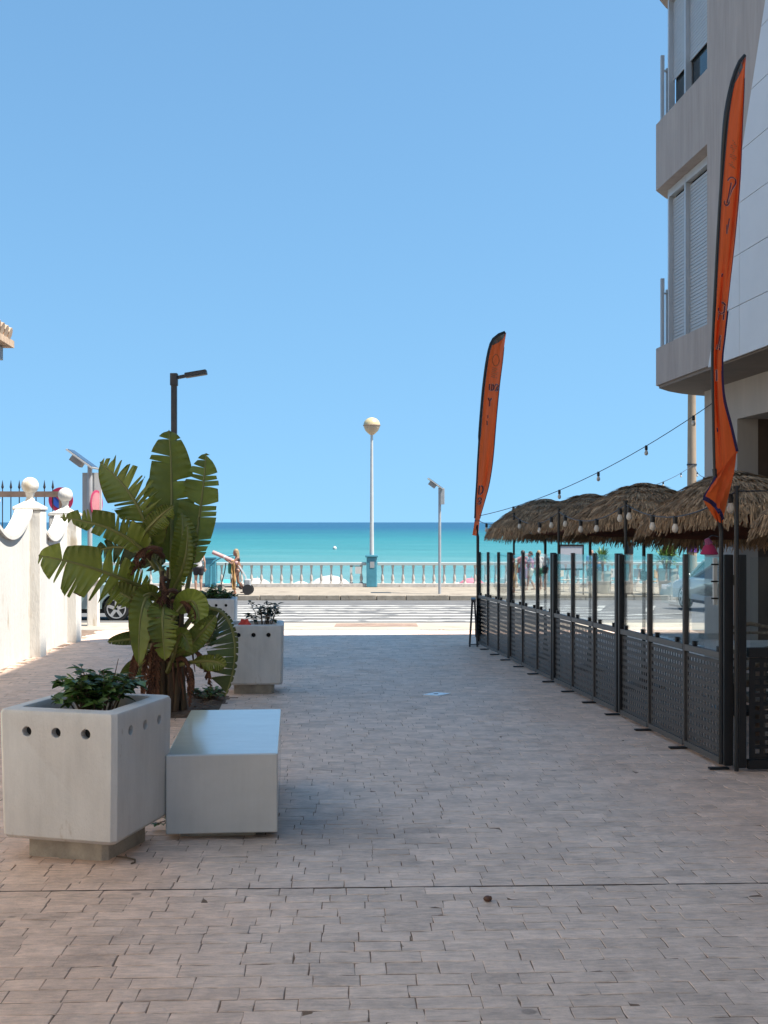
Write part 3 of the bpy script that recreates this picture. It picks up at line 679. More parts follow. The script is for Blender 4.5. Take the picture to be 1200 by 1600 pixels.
# concrete utility post right
dd = 43.3; x_ = (1081 - CX) / FPX * dd
t = thing('utility_post', 'tan round utility post behind thatched umbrellas, below the overhang', 'post', (x_, dd, FZ))
MB().tube([(0, 0, 0), (0, 0, 9.6)], [.20, .135], 16).build('shaft', M['postcon'], t, smooth=True)
MB().tube([(0, 0, 1.62), (0, 0, 1.95)], .204, 16).build('sticker', M['sticker'], t)
MB().tube([(0, 0, 4.9), (0, 0, 4.96)], .19, 16).build('cable_band', M['iron'], t)

# ================================================================ TERRACE FENCE (glass windbreak)
PW = 0.95
def fpos(i): y = 8.6 + PW * i; return Vector((2.60 - 0.0786 * i, y, gz(y)))
FDIR = (fpos(12) - fpos(0)); FZR = math.atan2(FDIR.y, FDIR.x)
def perforated(Wd, Ht, pitch=0.0648, hole=0.030, th=0.004):
    """a plate in the local XZ plane with a grid of square holes"""
    mb = MB(); nx, nz_ = int(Wd / pitch), int(Ht / pitch)
    mx_, mz = (Wd - nx * pitch) / 2, (Ht - nz_ * pitch) / 2
    def lines(n, m0, tot):
        L = [0]
        for k in range(n): c = m0 + (k + .5) * pitch; L += [c - hole / 2, c + hole / 2]
        return L + [tot]
    X, Z = lines(nx, mx_, Wd), lines(nz_, mz, Ht)
    V = {}
    for s in (0, 1):
        for i, x in enumerate(X):
            for j, z in enumerate(Z): V[s, i, j] = mb.vert((x, (s - .5) * th, z))
    for i in range(len(X) - 1):
        for j in range(len(Z) - 1):
            if i % 2 == 1 and j % 2 == 1:
                for (a, b_) in (((i, j), (i + 1, j)), ((i + 1, j), (i + 1, j + 1)), ((i + 1, j + 1), (i, j + 1)), ((i, j + 1), (i, j))):
                    mb.face([V[0, a[0], a[1]], V[0, b_[0], b_[1]], V[1, b_[0], b_[1]], V[1, a[0], a[1]]])
            else:
                mb.face([V[0, i, j], V[0, i + 1, j], V[0, i + 1, j + 1], V[0, i, j + 1]]); mb.face([V[1, i, j + 1], V[1, i + 1, j + 1], V[1, i + 1, j], V[1, i, j]])
    return mb
o = perforated(PW - 0.06, 0.74).build('panel_master', M['charcoal']); perf_me = o.data; bpy.data.objects.remove(o)
ord_ = ['nearest', 'second nearest', 'third nearest', 'farthest']
desc = ['nearest glass-topped charcoal fence module, beside the corner post', 'second glass-topped charcoal fence module from the near corner', 'third glass-topped charcoal fence module from the near corner', 'farthest glass-topped charcoal fence module, next to the small flag']
FH = 1.63
for m_ in range(4):
    a, b_ = fpos(3 * m_), fpos(3 * m_ + 3)
    t = thing('terrace_fence', desc[m_], 'fence', a, FZR, 'glass terrace fence modules')
    LL = (b_ - a).to_2d().length; dz = b_.z - a.z; pw = LL / 3
    sl = lambda x: dz * x / LL
    for k in range(4):
        if k == 3 and m_ < 3: continue
        x = k * pw + (0.0 if k else 0.045); thick = k in (0, 3)
        w_ = 0.07 if thick else 0.045
        MB().box((x, 0, sl(x) + FH / 2 + .02), (w_, w_, FH - .04)).build('post', M['black'] if thick else M['charcoal'], t, bevel=.005)
        MB().box((x + 0.02, 0.06, sl(x) + .012), (0.05, 0.15, 0.012)).build('foot_plate', M['black'], t)
        if k == 0 and m_ > 0:
            MB().box((-0.052, 0, sl(x) + FH / 2 + .02), (0.055, 0.06, FH - .06)).build('joint_post', M['black'], t, bevel=.005)
    for k in range(3):
        x0 = k * pw + 0.03 + (.045 if k == 0 else 0); z0 = sl(k * pw + pw / 2)
        pn_ = link('perforated_panel', perf_me, t); pn_.location = (k * pw + 0.03, 0, z0 + 0.085); pn_.rotation_euler = (0, -math.atan2(dz, LL), 0)
        MB().bar((k * pw + .03, 0, sl(k * pw) + 0.055), (k * pw + pw - .03, 0, sl(k * pw + pw) + 0.055), .045, .045).build('bottom_rail', M['charcoal_rail'], t)
        MB().bar((k * pw + .03, 0, sl(k * pw) + 0.855), (k * pw + pw - .03, 0, sl(k * pw + pw) + 0.855), .045, .05).build('mid_rail', M['charcoal_rail'], t)
        MB().box((k * pw + pw / 2, 0, z0 + 0.885 + 0.365), (pw - 0.06, 0.008, 0.725)).build('glass_pane', M['glass'], t)
        for q in (0.22, 0.78):
            xx = k * pw + pw * q; MB().box((xx, 0.0, sl(xx) + 0.90), (0.03, 0.035, 0.045)).build('glass_clamp', M['black'], t)
# return panel at the near end, facing the camera
a = fpos(0)
t = thing('fence_return_panel', 'black perforated fence end panel facing the viewer at right edge', 'fence', (a.x + 0.085, a.y - 0.01, a.z), R(4))
MB().box((0.0, 0, 0.83), (0.06, 0.06, 1.60)).build('corner_post', M['black'], t, bevel=.006)
MB().box((0.75, 0.0, 0.055), (1.4, 0.05, 0.07)).build('bottom_rail', M['black'], t)
MB().box((0.75, 0.0, 0.895), (1.4, 0.05, 0.07)).build('mid_rail', M['black'], t)
q = perforated(1.36, 0.76, 0.0648, 0.034).build('perforated_panel', M['black'], t); q.location = (0.06, 0, 0.095)
MB().box((0.75, 0, 1.27), (1.36, 0.008, 0.68)).build('glass_pane', M['glass'], t)
MB().box((1.46, 0, 0.83), (0.06, 0.06, 1.6)).build('post', M['black'], t)
# string-light poles clamped on the module joints
tops = {0: 763, 3: 785, 6: 797, 9: 803, 12: 828}
PT = {}
pl_lab = {0: 'thin black festoon pole at the near fence corner', 3: 'thin black festoon pole at the second fence joint from the corner', 6: 'thin black festoon pole at the middle fence joint', 9: 'thin black festoon pole at the second fence joint from the sea'}
for i in (0, 3, 6, 9):
    a = fpos(i) + Vector((0.055, -0.01 if i else -0.06, 0)); zt = CAMZ + (HOR - tops[i]) * a.y / FPX
    if i == 0: a = a + Vector((-0.03, -0.03, 0))
    t = thing('festoon_pole', pl_lab[i], 'pole', (a.x, a.y, a.z), 0, 'festoon poles on the terrace fence')
    MB().tube([(0, 0, 0.02), (0, 0, zt - a.z)], 0.017, 8).build('tube', M['black'], t)
    MB().tube([(0, 0, zt - a.z), (0, 0, zt - a.z + .02)], 0.024, 8).build('end_cap', M['black'], t)
    PT[i] = Vector((a.x, a.y, zt - 0.02))

# ================================================================ FESTOON LIGHTS
def festoon(label, a, b_, sag, ts, mat_bulb='bulb', drop=0.0, r=0.0055):
    a, b_ = Vector(a), Vector(b_)
    f = lambda t: a.lerp(b_, t) - Vector((0, 0, sag * 4 * t * (1 - t)))
    t_ = thing('festoon_string', label, 'string lights', a, 0, 'festoon light strings')
    MB().tube([f(k / 20) - a for k in range(21)], r, 6).build('cable', M['iron'], t_)
    for t in ts:
        p = f(t) - a; s = 0.9
        so = MB().lathe([(.016, 0.01), (.022, -0.01), (.022, -.055), (.017, -.06)], p, 10).build('socket', M['black'], t_)
        MB().lathe([(.014, -.058), (.019, -.072), (.027, -.092), (.028, -.112), (.019, -.132), (.004, -.139)], p, 12).build('bulb', M[mat_bulb], so, smooth=True)
    return t_
P12 = fpos(12) + Vector((0, 0, 2.18))
festoon('festoon string sagging between far flag and next fence pole', P12, PT[9], 0.10, (0.25, 0.6, 0.88))
festoon('festoon string between the two middle-far fence poles', PT[9], PT[6], 0.14, (0.15, 0.42, 0.62, 0.86))
festoon('festoon string under the second thatched umbrella rim', PT[6], PT[3], 0.14, (0.12, 0.38, 0.62, 0.93))
festoon('festoon string nearest the viewer, under the largest thatched umbrella', PT[3], PT[0], 0.16, (0.04, 0.30, 0.52, 0.96))
far_anchor = at(1116, 628, 15.5)
festoon('long festoon string rising across the sky to the building', at(749, 806, 20.0), far_anchor, 0.22, (0.18, 0.40, 0.57, 0.76, 0.93))
up_a = Vector(((1081 - CX) / FPX * 43.3, 43.1, FZ + 4.93))
festoon('thin festoon string descending left from the utility post', up_a, at(1000, 765, 24), 0.10, (0.35, 0.7), r=.008)
festoon('short sagging festoon string right of the utility post', up_a, at(1125, 737, 17.5), 0.25, (0.3, 0.62), r=.008)
festoon('festoon string leaving the near pole towards the right edge', PT[0], PT[0] + Vector((1.6, 0.5, 0.22)), 0.06, (0.8,))

# ================================================================ THATCHED UMBRELLAS
def thatch_mesh(seed, rad=1.0, H=0.55):
    rg = random.Random(seed); core, mb = MB(), MB()
    zf = lambda r: H * (1 - (r / rad) ** 1.75)
    prof = [(rad * k / 14, zf(rad * k / 14) - 0.035) for k in range(14, -1, -1)]
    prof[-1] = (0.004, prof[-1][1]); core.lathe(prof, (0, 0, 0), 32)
    tiers = [0.0, 0.22, 0.42, 0.62, 0.81, 1.0]
    lump = [(rg.uniform(0, 6.28), rg.uniform(0.012, 0.03)) for _ in range(7)]
    for k in range(9000):
        r0 = rad * math.sqrt(rg.random()) * 0.985; a = rg.uniform(0, 2 * math.pi)
        L_ = rg.uniform(0.10, 0.26); wd = rg.uniform(0.005, 0.011)
        tier = max(i for i, t in enumerate(tiers[:-1]) if t * rad <= r0)
        frac = (r0 / rad - tiers[tier]) / (tiers[tier + 1] - tiers[tier])
        lift = 0.004 + 0.040 * frac ** 1.5 + rg.uniform(0, 0.010) + sum(amp * math.sin(i * a + ph) for i, (ph, amp) in enumerate(lump)) * 0.35
        a2 = a + rg.gauss(0, 0.17) * L_ / max(0.25, r0)
        r1 = min(r0 + L_ * 0.88, rad * 1.035 + rg.uniform(0, .03))
        over = max(0, r1 - rad)
        def pt(r, an, li, z_extra=0.0): return Vector((r * math.cos(an), r * math.sin(an), zf(min(r, rad)) + li - max(0, r - rad) * 1.6 + z_extra))
        p0, p1 = pt(r0, a, lift * 0.6), pt(r1, a2, lift + rg.uniform(-.004, .010), -over * 1.2)
        if r1 >= rad: p1.z -= rg.uniform(0.0, 0.05)
        d = (p1 - p0); s = d.cross(Vector((0, 0, 1))).normalized() * wd
        tw = Vector((0, 0, rg.uniform(-.006, .006)))
        mb.t = min(1, max(0, rg.gauss(0.5, 0.25)))
        mb.quad(p0 - s + tw, p0 + s - tw, p1 + s * .45, p1 - s * .45)
    for k in range(900):      # ragged rim
        a = rg.uniform(0, 2 * math.pi); r = rad * rg.uniform(0.97, 1.03); z = rg.uniform(-.03, .03); L_ = rg.uniform(.02, .06)
        p0 = Vector((r * math.cos(a), r * math.sin(a), z)); p1 = p0 + Vector((math.cos(a) * .02, math.sin(a) * .02, -L_)) + Vector((rg.gauss(0, .01), rg.gauss(0, .01), 0))
        s = Vector((-math.sin(a), math.cos(a), 0)) * rg.uniform(.004, .009); mb.t = rg.random() * .8
        mb.quad(p0 - s, p0 + s, p1 + s * .4, p1 - s * .4)
    for k in range(1500):     # hump at the crown
        a = rg.uniform(0, 6.28); r0 = rg.uniform(0, .12); L_ = rg.uniform(.08, .2)
        p0 = Vector((r0 * math.cos(a), r0 * math.sin(a), zf(r0) + .05)); p1 = Vector(((r0 + L_) * math.cos(a), (r0 + L_) * math.sin(a), zf(r0 + L_) + rg.uniform(.0, .035)))
        s = Vector((-math.sin(a), math.cos(a), 0)) * rg.uniform(.004, .008); mb.t = rg.random(); mb.quad(p0 - s, p0 + s, p1 + s * .4, p1 - s * .4)
    return core, mb
TH = []
for sd_ in (11, 23):
    c_, m_ = thatch_mesh(sd_)
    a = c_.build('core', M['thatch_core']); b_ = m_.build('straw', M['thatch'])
    TH.append((a.data, b_.data)); bpy.data.objects.remove(a); bpy.data.objects.remove(b_)
lin = MB(); lin.lathe([(0.99, -0.02), (0.6, 0.24), (0.2, 0.44), (0.03, 0.48), (0.02, 0.47), (0.2, 0.42), (0.6, 0.22), (0.98, -0.035)], (0, 0, 0), 24)
o = lin.build('lining', M['under']); lin_me = o.data; bpy.data.objects.remove(o)
US = [(852, 17.6, 779, 'farthest thatched umbrella, next to the small orange flag', 'black', .89, 0.4),
      (922, 15.9, 771, 'second farthest thatched umbrella, behind the middle fence', 'black', .90, 2.0),
      (1006, 13.8, 754, 'thatched umbrella in the middle of the row, below the utility post', 'black', .92, 4.1),
      (1150, 11.7, 735, 'large thatched umbrella with terracotta mast behind the near flag', 'mast_red', .98, 1.2),
      (1372, 9.6, 716, 'nearest thatched umbrella, cut off by the right picture edge', 'black', 1.0, 5.2)]
UT = [(1.45, -3), (1.52, -6), (1.55, -7), (1.57, -8), (1.60, -7)]
for k, (px, d, py, lab, mm, sc, rz) in enumerate(US):
    p = at(px, py, d); g0 = gz(d)
    t = thing('thatched_umbrella', lab, 'umbrella', (p.x, d, g0), rz, 'thatched terrace umbrellas')
    rimz, tilt = UT[k]; zr = rimz - g0; sz = (p.z - rimz) / 0.60
    hd = bpy.data.objects.new('canopy', lin_me); COL.objects.link(hd); hd.parent = t; hd.location.z = zr; hd.scale = (sc, sc, sz)
    hd.rotation_euler = (Matrix.Rotation(-rz, 3, 'Z') @ Matrix.Rotation(R(tilt), 3, 'X') @ Matrix.Rotation(rz, 3, 'Z')).to_euler()
    link('thatch', TH[k % 2][0], hd); tag(link('straw', TH[k % 2][1], hd), kind='stuff')
    MB().tube([(0, 0, 0), (0, 0, zr + 0.42)], 0.021, 10).build('mast', M[mm], t)
    MB().lathe([(.022, 1.30), (.05, 1.31), (.05, 1.40), (.022, 1.41)], (0, 0, 0), 10).build('tilt_collar', M['black'], t)
    MB().lathe([(.25, 0.0), (.25, .05), (.05, .09), (.03, .3)], (0, 0, 0), 16).build('base', M['black'], t)
    for q in range(6):
        a = q * math.pi / 3
        MB().tube([(0.02 * math.cos(a), 0.02 * math.sin(a), .40), (0.94 * math.cos(a), 0.94 * math.sin(a), -.045)], 0.008, 5).build('rib', M['wood'], hd)

# ================================================================ FEATHER FLAGS
def flag_surface(rows, d, depth):
    """rows: (t, left px, left py, right px, right py); returns f(s, t)->point, s across, t down"""
    ts = [r[0] for r in rows]
    def f(s, t):
        k = max(i for i in range(len(rows) - 1) if ts[i] <= t + 1e-9) if t < ts[-1] else len(rows) - 2
        u = (t - ts[k]) / (ts[k + 1] - ts[k])
        def cm(i):
            g = lambda j: rows[min(max(j, 0), len(rows) - 1)][i]
            p0, p1, p2, p3 = g(k - 1), g(k), g(k + 1), g(k + 2)
            return 0.5 * (2 * p1 + (p2 - p0) * u + (2 * p0 - 5 * p1 + 4 * p2 - p3) * u * u + (3 * p1 - p0 - 3 * p2 + p3) * u ** 3)
        dl = d + depth(0, t); dr = d + depth(1, t); dm = d + depth(s, t)
        return at(cm(1) + (cm(3) - cm(1)) * s, cm(2) + (cm(4) - cm(2)) * s, dm)
    return f
def ribbon(mb, f, pts, w_, off=0.004):
    """stroke on the cloth: pts in (s,t); offset towards the viewer"""
    P_ = [f(s, t) + Vector((0, -off, 0)) for s, t in pts]
    for a, b_ in zip(P_, P_[1:]):
        d = (b_ - a); n = Vector((d.z, 0, -d.x))
        if n.length < 1e-6: continue
        n = n.normalized() * w_ / 2; e = d.normalized() * w_ * 0.3
        mb.quad(a - n - e, a + n - e, b_ + n + e, b_ - n + e)
def cloth(f, n=60, m=14, t0=0.0, t1=1.0):
    mb = MB(); g = [[mb.vert(f(j / m, t0 + (t1 - t0) * i / n)) for j in range(m + 1)] for i in range(n + 1)]
    for i in range(n):
        for j in range(m): mb.face([g[i][j], g[i][j + 1], g[i + 1][j + 1], g[i + 1][j]])
    return mb
def arc(cx, cy, rx_, ry_, a0, a1, n=10): return [(cx + rx_ * math.cos(R(a0 + (a1 - a0) * k / n)), cy + ry_ * math.sin(R(a0 + (a1 - a0) * k / n))) for k in range(n + 1)]
# --- near flag
D1 = 8.62
rowsN = [(0.00, 1164, 86, 1166, 88), (0.03, 1154, 100, 1164, 108), (0.08, 1143, 135, 1163, 150), (0.16, 1134, 190, 1161, 195), (0.30, 1127, 285, 1157, 285), (0.42, 1122, 365, 1150, 365), (0.54, 1118, 445, 1141, 445), (0.66, 1114, 525, 1132, 525), (0.72, 1113, 565, 1128, 565), (0.80, 1114, 620, 1131, 618), (0.88, 1115, 680, 1143, 666), (0.94, 1116, 722, 1152, 704), (1.0, 1117, 748, 1152, 706)]
depN = lambda s, t: 0.02 + s * (0.30 + 0.14 * math.sin(t * 7)) + 0.05 * math.sin(s * 8.5 + t * 9) * (0.3 + s * 0.7) + 0.02 * math.sin(s * 17 + t * 5)
fN = flag_surface(rowsN, D1, depN)
base = fpos(0) + Vector((-0.06, 0.02, 0)); 
t = thing('feather_flag', 'tall twisted orange feather flag at the near fence corner', 'flag', (0, 0, 0), 0, 'orange feather flags')
c_ = cloth(fN).build('cloth', M['orange'], t, smooth=True)
rowsL = [(0.0, 1117, 746, 1151, 705), (0.35, 1107, 764, 1147, 738), (0.62, 1099, 780, 1139, 772), (0.85, 1109, 798, 1131, 806), (1.0, 1120, 815, 1129, 818)]
depL = lambda s, t: -0.02 + 0.28 * (1 - t) * s - 0.10 * math.sin(math.pi * t) + 0.03 * math.sin(s * 9 + t * 6)
fL = flag_surface(rowsL, D1, depL)
cloth(fL, 24, 10).build('folded_tail', M['orange_red'], t, smooth=True)
mb = MB(); ribbon(mb, fL, [(0.02, k / 12 * .62) for k in range(13)], 0.016, .006); mb.build('tail_edge', M['navy'], t)
mb = MB(); ribbon(mb, fL, [(0.02 + .9 * k / 6, 0.60 + .3 * k / 6) for k in range(7)], 0.032, .008); mb.build('tail_band', M['navy'], t)
mb = MB(); ribbon(mb, fN, [(0.985, 0.60 + k / 30 * .34) for k in range(31)], 0.022, .005); mb.build('hem', M['navy'], t)
mb = MB(); ribbon(mb, fN, [(0.96, 0.05 + k / 30 * .55) for k in range(31)], 0.006, .005); mb.build('stitched_hem', M['letter'], t)
pole_pts = [fN(0.0, k / 40 * .96) for k in range(41)]
radii = [0.010 + 0.012 * (0.2 + 0.8 * math.sin(min(1, (k / 40) * 3.2) * math.pi)) * (1 if k < 26 else .4) for k in range(41)]
MB().tube(pole_pts, radii, 8).build('pole_sleeve', M['black'], t)
mb = MB()   # dark gusset at the tip
for k in range(12):
    t0_, t1_ = k / 12 * 0.075, (k + 1) / 12 * 0.075; o_ = Vector((0, -.004, 0)); e0, e1 = 1 - k / 14, 1 - (k + 1) / 14
    mb.quad(fN(0, t0_) + o_, fN(e0, t0_) + o_, fN(e1, t1_) + o_, fN(0, t1_) + o_)
mb.build('tip_gusset', M['black'], t)
pb_ = fN(0.0, 0.96)
MB().tube([pb_, at(1122, 800, D1 - .02), at(1127, 830, D1), (base.x, base.y, base.z + 1.5), (base.x, base.y, base.z + .05)], 0.017, 8).build('pole', M['black'], t)
def letter(parent, f, strokes, w_=0.011, mm='letter', nm='letter', off=.005):
    mb = MB()
    for s_ in strokes: ribbon(mb, f, s_, w_, off)
    mb.build(nm, M[mm], parent)
# outlined lettering running down the cloth (seen from the back and squeezed by the twist)
for nm_, w_, mm_, off_ in (('letter_outline', .020, 'letter_pale', .0045), ('letter', .010, 'letter', .006)):
    letter(t, fN, [arc(.52, .30, .22, .012, 200, 380) + [(.55, .318), (.38, .343)] + arc(.34, .345, .12, .008, 330, 560)], w_, mm_, nm_, off_)          # S
    letter(t, fN, [[(.50, .302), (.42, .330), (.36, .347)]], w_, mm_, nm_, off_)
    letter(t, fN, [[(.55, .385), (.48, .42)], [(.48, .42), (.45, .40)]], w_ * .7, mm_, nm_, off_)                                                        # V
    letter(t, fN, [[(.40, .515), (.38, .521)]], w_, mm_, nm_, off_)
    letter(t, fN, [arc(.56, .592, .26, .012, -100, 180) , [(.75, .588), (.75, .617)], [(.42, .60), (.38, .617)]], w_, mm_, nm_, off_)                     # R
    letter(t, fN, [[(.60, .660), (.42, .688)], [(.62, .660), (.66, .690)], [(.46, .680), (.66, .681)]], w_, mm_, nm_, off_)                              # A
    letter(t, fN, [[(.42, .742), (.40, .765)]], w_, mm_, nm_, off_)                                                                                     # I
    letter(t, fN, [[(.20, .868), (.22, .876)]], w_, mm_, nm_, off_)
letter(t, fN, [[(.45 + .12 * math.sin(k * 1.3), .205 + .004 * k), (.62 - .1 * math.cos(k), .207 + .004 * k)] for k in range(16)], .008, 'emblem', 'emblem')
# --- far flag
D2 = 20.0
rowsF = [(0.0, 789, 519, 791, 520), (0.04, 772, 528, 788, 540), (0.10, 763, 552, 786, 562), (0.20, 756, 600, 781, 602), (0.35, 751, 655, 776, 655), (0.55, 747, 715, 771, 715), (0.70, 745, 755, 765, 755), (0.82, 743, 785, 757, 785), (0.92, 742, 810, 750, 810), (1.0, 738, 836, 747, 838)]
depF = lambda s, t: 0.03 + s * 0.35 + 0.06 * math.sin(s * 7 + t * 8) * s + .02 * math.sin(s * 15)
fF = flag_surface(rowsF, D2 - .1, depF)
t = thing('feather_flag', 'smaller orange feather flag at the far fence end against sky', 'flag', (0, 0, 0), 0, 'orange feather flags')
cloth(fF, 50, 10).build('cloth', M['orange'], t, smooth=True)
MB().tube([fF(0, k / 40 * .92) for k in range(41)], [0.012 + 0.014 * (1 if k < 20 else .3) for k in range(41)], 8).build('pole_sleeve', M['black'], t)
mb = MB()
for k in range(10):
    t0_, t1_ = k / 10 * 0.07, (k + 1) / 10 * 0.07; o_ = Vector((0, -.006, 0)); e0, e1 = 1 - k / 12, 1 - (k + 1) / 12
    mb.quad(fF(0, t0_) + o_, fF(e0, t0_) + o_, fF(e1, t1_) + o_, fF(0, t1_) + o_)
mb.build('tip_gusset', M['black'], t)
mb = MB(); ribbon(mb, fF, [(0.98, 0.05 + k / 30 * .87) for k in range(31)], 0.016, .008); mb.build('hem', M['navy'], t)
mb = MB(); ribbon(mb, fF, [(0, .93), (1, .93)], 0.03, .01); mb.build('tail_band', M['navy'], t)
b12 = fpos(12)
MB().tube([fF(0.6, .95), (b12.x - .02, b12.y - .06, b12.z + 1.9), (b12.x - .02, b12.y - .06, b12.z + .02)], 0.026, 8).build('pole', M['black'], t)
for nm_, w_, mm_, off_ in (('letter_outline', .034, 'letter_pale', .009), ('letter', .017, 'letter', .011)):
    letter(t, fF, [[(.36, .200), (.38, .225), (.46, .227)], arc(.52, .213, .13, .014, -90, 90) + [(.5, .2)], arc(.80, .206, .10, .008, 180, 380) + arc(.80, .220, .10, .008, 270, 480)[::-1]], w_, mm_, nm_, off_)   # LDS
    letter(t, fF, [[(.36, .262), (.46, .276)], [(.56, .262), (.46, .276), (.47, .295)]], w_, mm_, nm_, off_)       # Y
    letter(t, fF, [[(.42, .335), (.44, .345)], [(.40, .36), (.42, .38)]], w_ * .8, mm_, nm_, off_)
    letter(t, fF, [arc(.35, .74, .22, .025, -90, 90), [(.22, .715), (.24, .765)]], w_, mm_, nm_, off_)               # D
    letter(t, fF, [arc(.42, .800, .16, .010, 150, 400) + arc(.42, .820, .16, .010, 270, 520)[::-1]], w_, mm_, nm_, off_)   # S
letter(t, fF, [arc(.55, .115, .22, .022, 0, 360, 16)] + [[(.40, .145 + .006 * k), (.72 - .1 * math.sin(k * 2), .147 + .006 * k)] for k in range(6)], .014, 'emblem', 'emblem', .009)

# ================================================================ PLANTERS AND BENCHES
TUB = {}
def planter(label, loc, rz, soilz=-0.10):
    """square concrete tub, 0.66 m, chamfered rim, drain holes, recessed plinth; local origin at the near-right corner's ground"""
    S, HB, Z0 = 0.69, 0.69, 0.115
    t = thing('concrete_planter', label, 'planter', loc, rz, 'concrete planters')
    mb = MB(); c = 0.022
    def ring(x0, z, ch): 
        a = S / 2 - x0; return [mb.vert(p) for p in ((-a + ch, -a, z), (a - ch, -a, z), (a, -a + ch, z), (a, a - ch, z), (a - ch, a, z), (-a + ch, a, z), (-a, a - ch, z), (-a, -a + ch, z))]
    rings = [ring(0.03, Z0, .02), ring(0.012, Z0 + .02, .026), ring(0.0, Z0 + HB - .025, .026), ring(.008, Z0 + HB - .006, .024), ring(.03, Z0 + HB, .02), ring(.085, Z0 + HB, .02), ring(.095, Z0 + HB - .02, .02), ring(.10, Z0 + HB + soilz, .02)]
    mb.face(rings[0][::-1])
    for A, B in zip(rings, rings[1:]):
        for j in range(8): mb.face([A[j], A[(j + 1) % 8], B[(j + 1) % 8], B[j]])
    if 'tub' not in TUB:
        o = mb.build('tub_raw', M['concrete_lt']); cut = MB()
        for side in range(4):
            for k in (-1, 0, 1):
                Mh = Matrix.Rotation(R(90 * side), 3, 'Z'); c0 = Mh @ Vector((k * 0.172, -S / 2, Z0 + HB - 0.115))
                cut.lathe([(.026, -.055), (.026, .02), (.032, .03)], c0, 20, Mh @ Matrix.Rotation(R(90), 3, 'X'))
        co = cut.build('cutter'); md = o.modifiers.new('holes', 'BOOLEAN'); md.object = co; md.operation = 'DIFFERENCE'; md.solver = 'EXACT'
        dg = bpy.context.evaluated_depsgraph_get(); TUB['tub'] = bpy.data.meshes.new_from_object(o.evaluated_get(dg))
        TUB['tub'].name = 'tub'; bpy.data.objects.remove(o); bpy.data.objects.remove(co)
    link('tub', TUB['tub'], t, bevel=0.004)
    MB().prism([(-.23, -.23), (.20, -.23), (.23, -.20), (.23, .23), (-.23, .23)], -0.06, Z0 + .01).build('plinth', M['plinth'], t, bevel=.008)
    MB().prism([(-.235, -.235), (.235, -.235), (.235, .235), (-.235, .235)], Z0 + HB + soilz - .05, Z0 + HB + soilz + .004).build('soil', M['soil'], t)
    for side in range(2):
        for k in (-1, 0, 1):
            Mh = Matrix.Rotation(R(90 * side), 3, 'Z')
            c0 = Mh @ Vector((k * 0.172, -S / 2 + 0.046, Z0 + HB - 0.115))
            MB().lathe([(.0255, 0.0), (.0255, 0.003)], c0, 16, Mh @ Matrix.Rotation(R(90), 3, 'X')).build('hole_shade_disc', M['dark'], t)  # near-black disc paints the shade at the bottom of each blind hole
    return t
PRZ = math.atan2(0.183, 0.64)     # turned so that two faces show
def corner_to_centre(C, rz, S=0.69):
    return Vector((C[0], C[1], 0)) + Matrix.Rotation(rz, 3, 'Z') @ Vector((-S / 2, S / 2, 0))
PRZ1 = -R(14.5)
C1 = corner_to_centre((-1.385, 5.90), PRZ1); g1 = -0.194
pl1 = planter('nearest pale concrete planter with leafy green shrub and drain holes', (C1.x, C1.y, g1), PRZ1)
C2 = corner_to_centre((-1.155, 13.15), ARZ); pl2 = planter('grey concrete planter with red-flowered shrub in the middle distance', (C2.x, C2.y, gz(13.3)), ARZ)
C3 = corner_to_centre((-2.62, 20.2), ARZ); pl3 = planter('farthest concrete planter, hidden behind banana plant, with low hedge', (C3.x, C3.y, gz(20.3)), ARZ)
def bench(label, loc, rz, W_=0.633, L_=1.56, Hh=0.452):
    t = thing('concrete_bench', label, 'bench', loc, rz, 'concrete benches')
    MB().box((0, L_ / 2, 0.035 + Hh / 2), (W_, L_, Hh)).build('block', M['concrete_bench'], t, bevel=.010, segs=3)
    MB().box((-0.03, L_ / 2, 0.008), (W_ - .2, L_ - .2, 0.058)).build('plinth', M['plinth'], t)
    return t
bench('smooth grey block bench reflecting the sky beside nearest planter', (-0.922, 6.50, gz(6.5)), ARZ)
bench('grey block bench half hidden behind the banana plant', (-2.02, 15.9, gz(16.1)), ARZ)

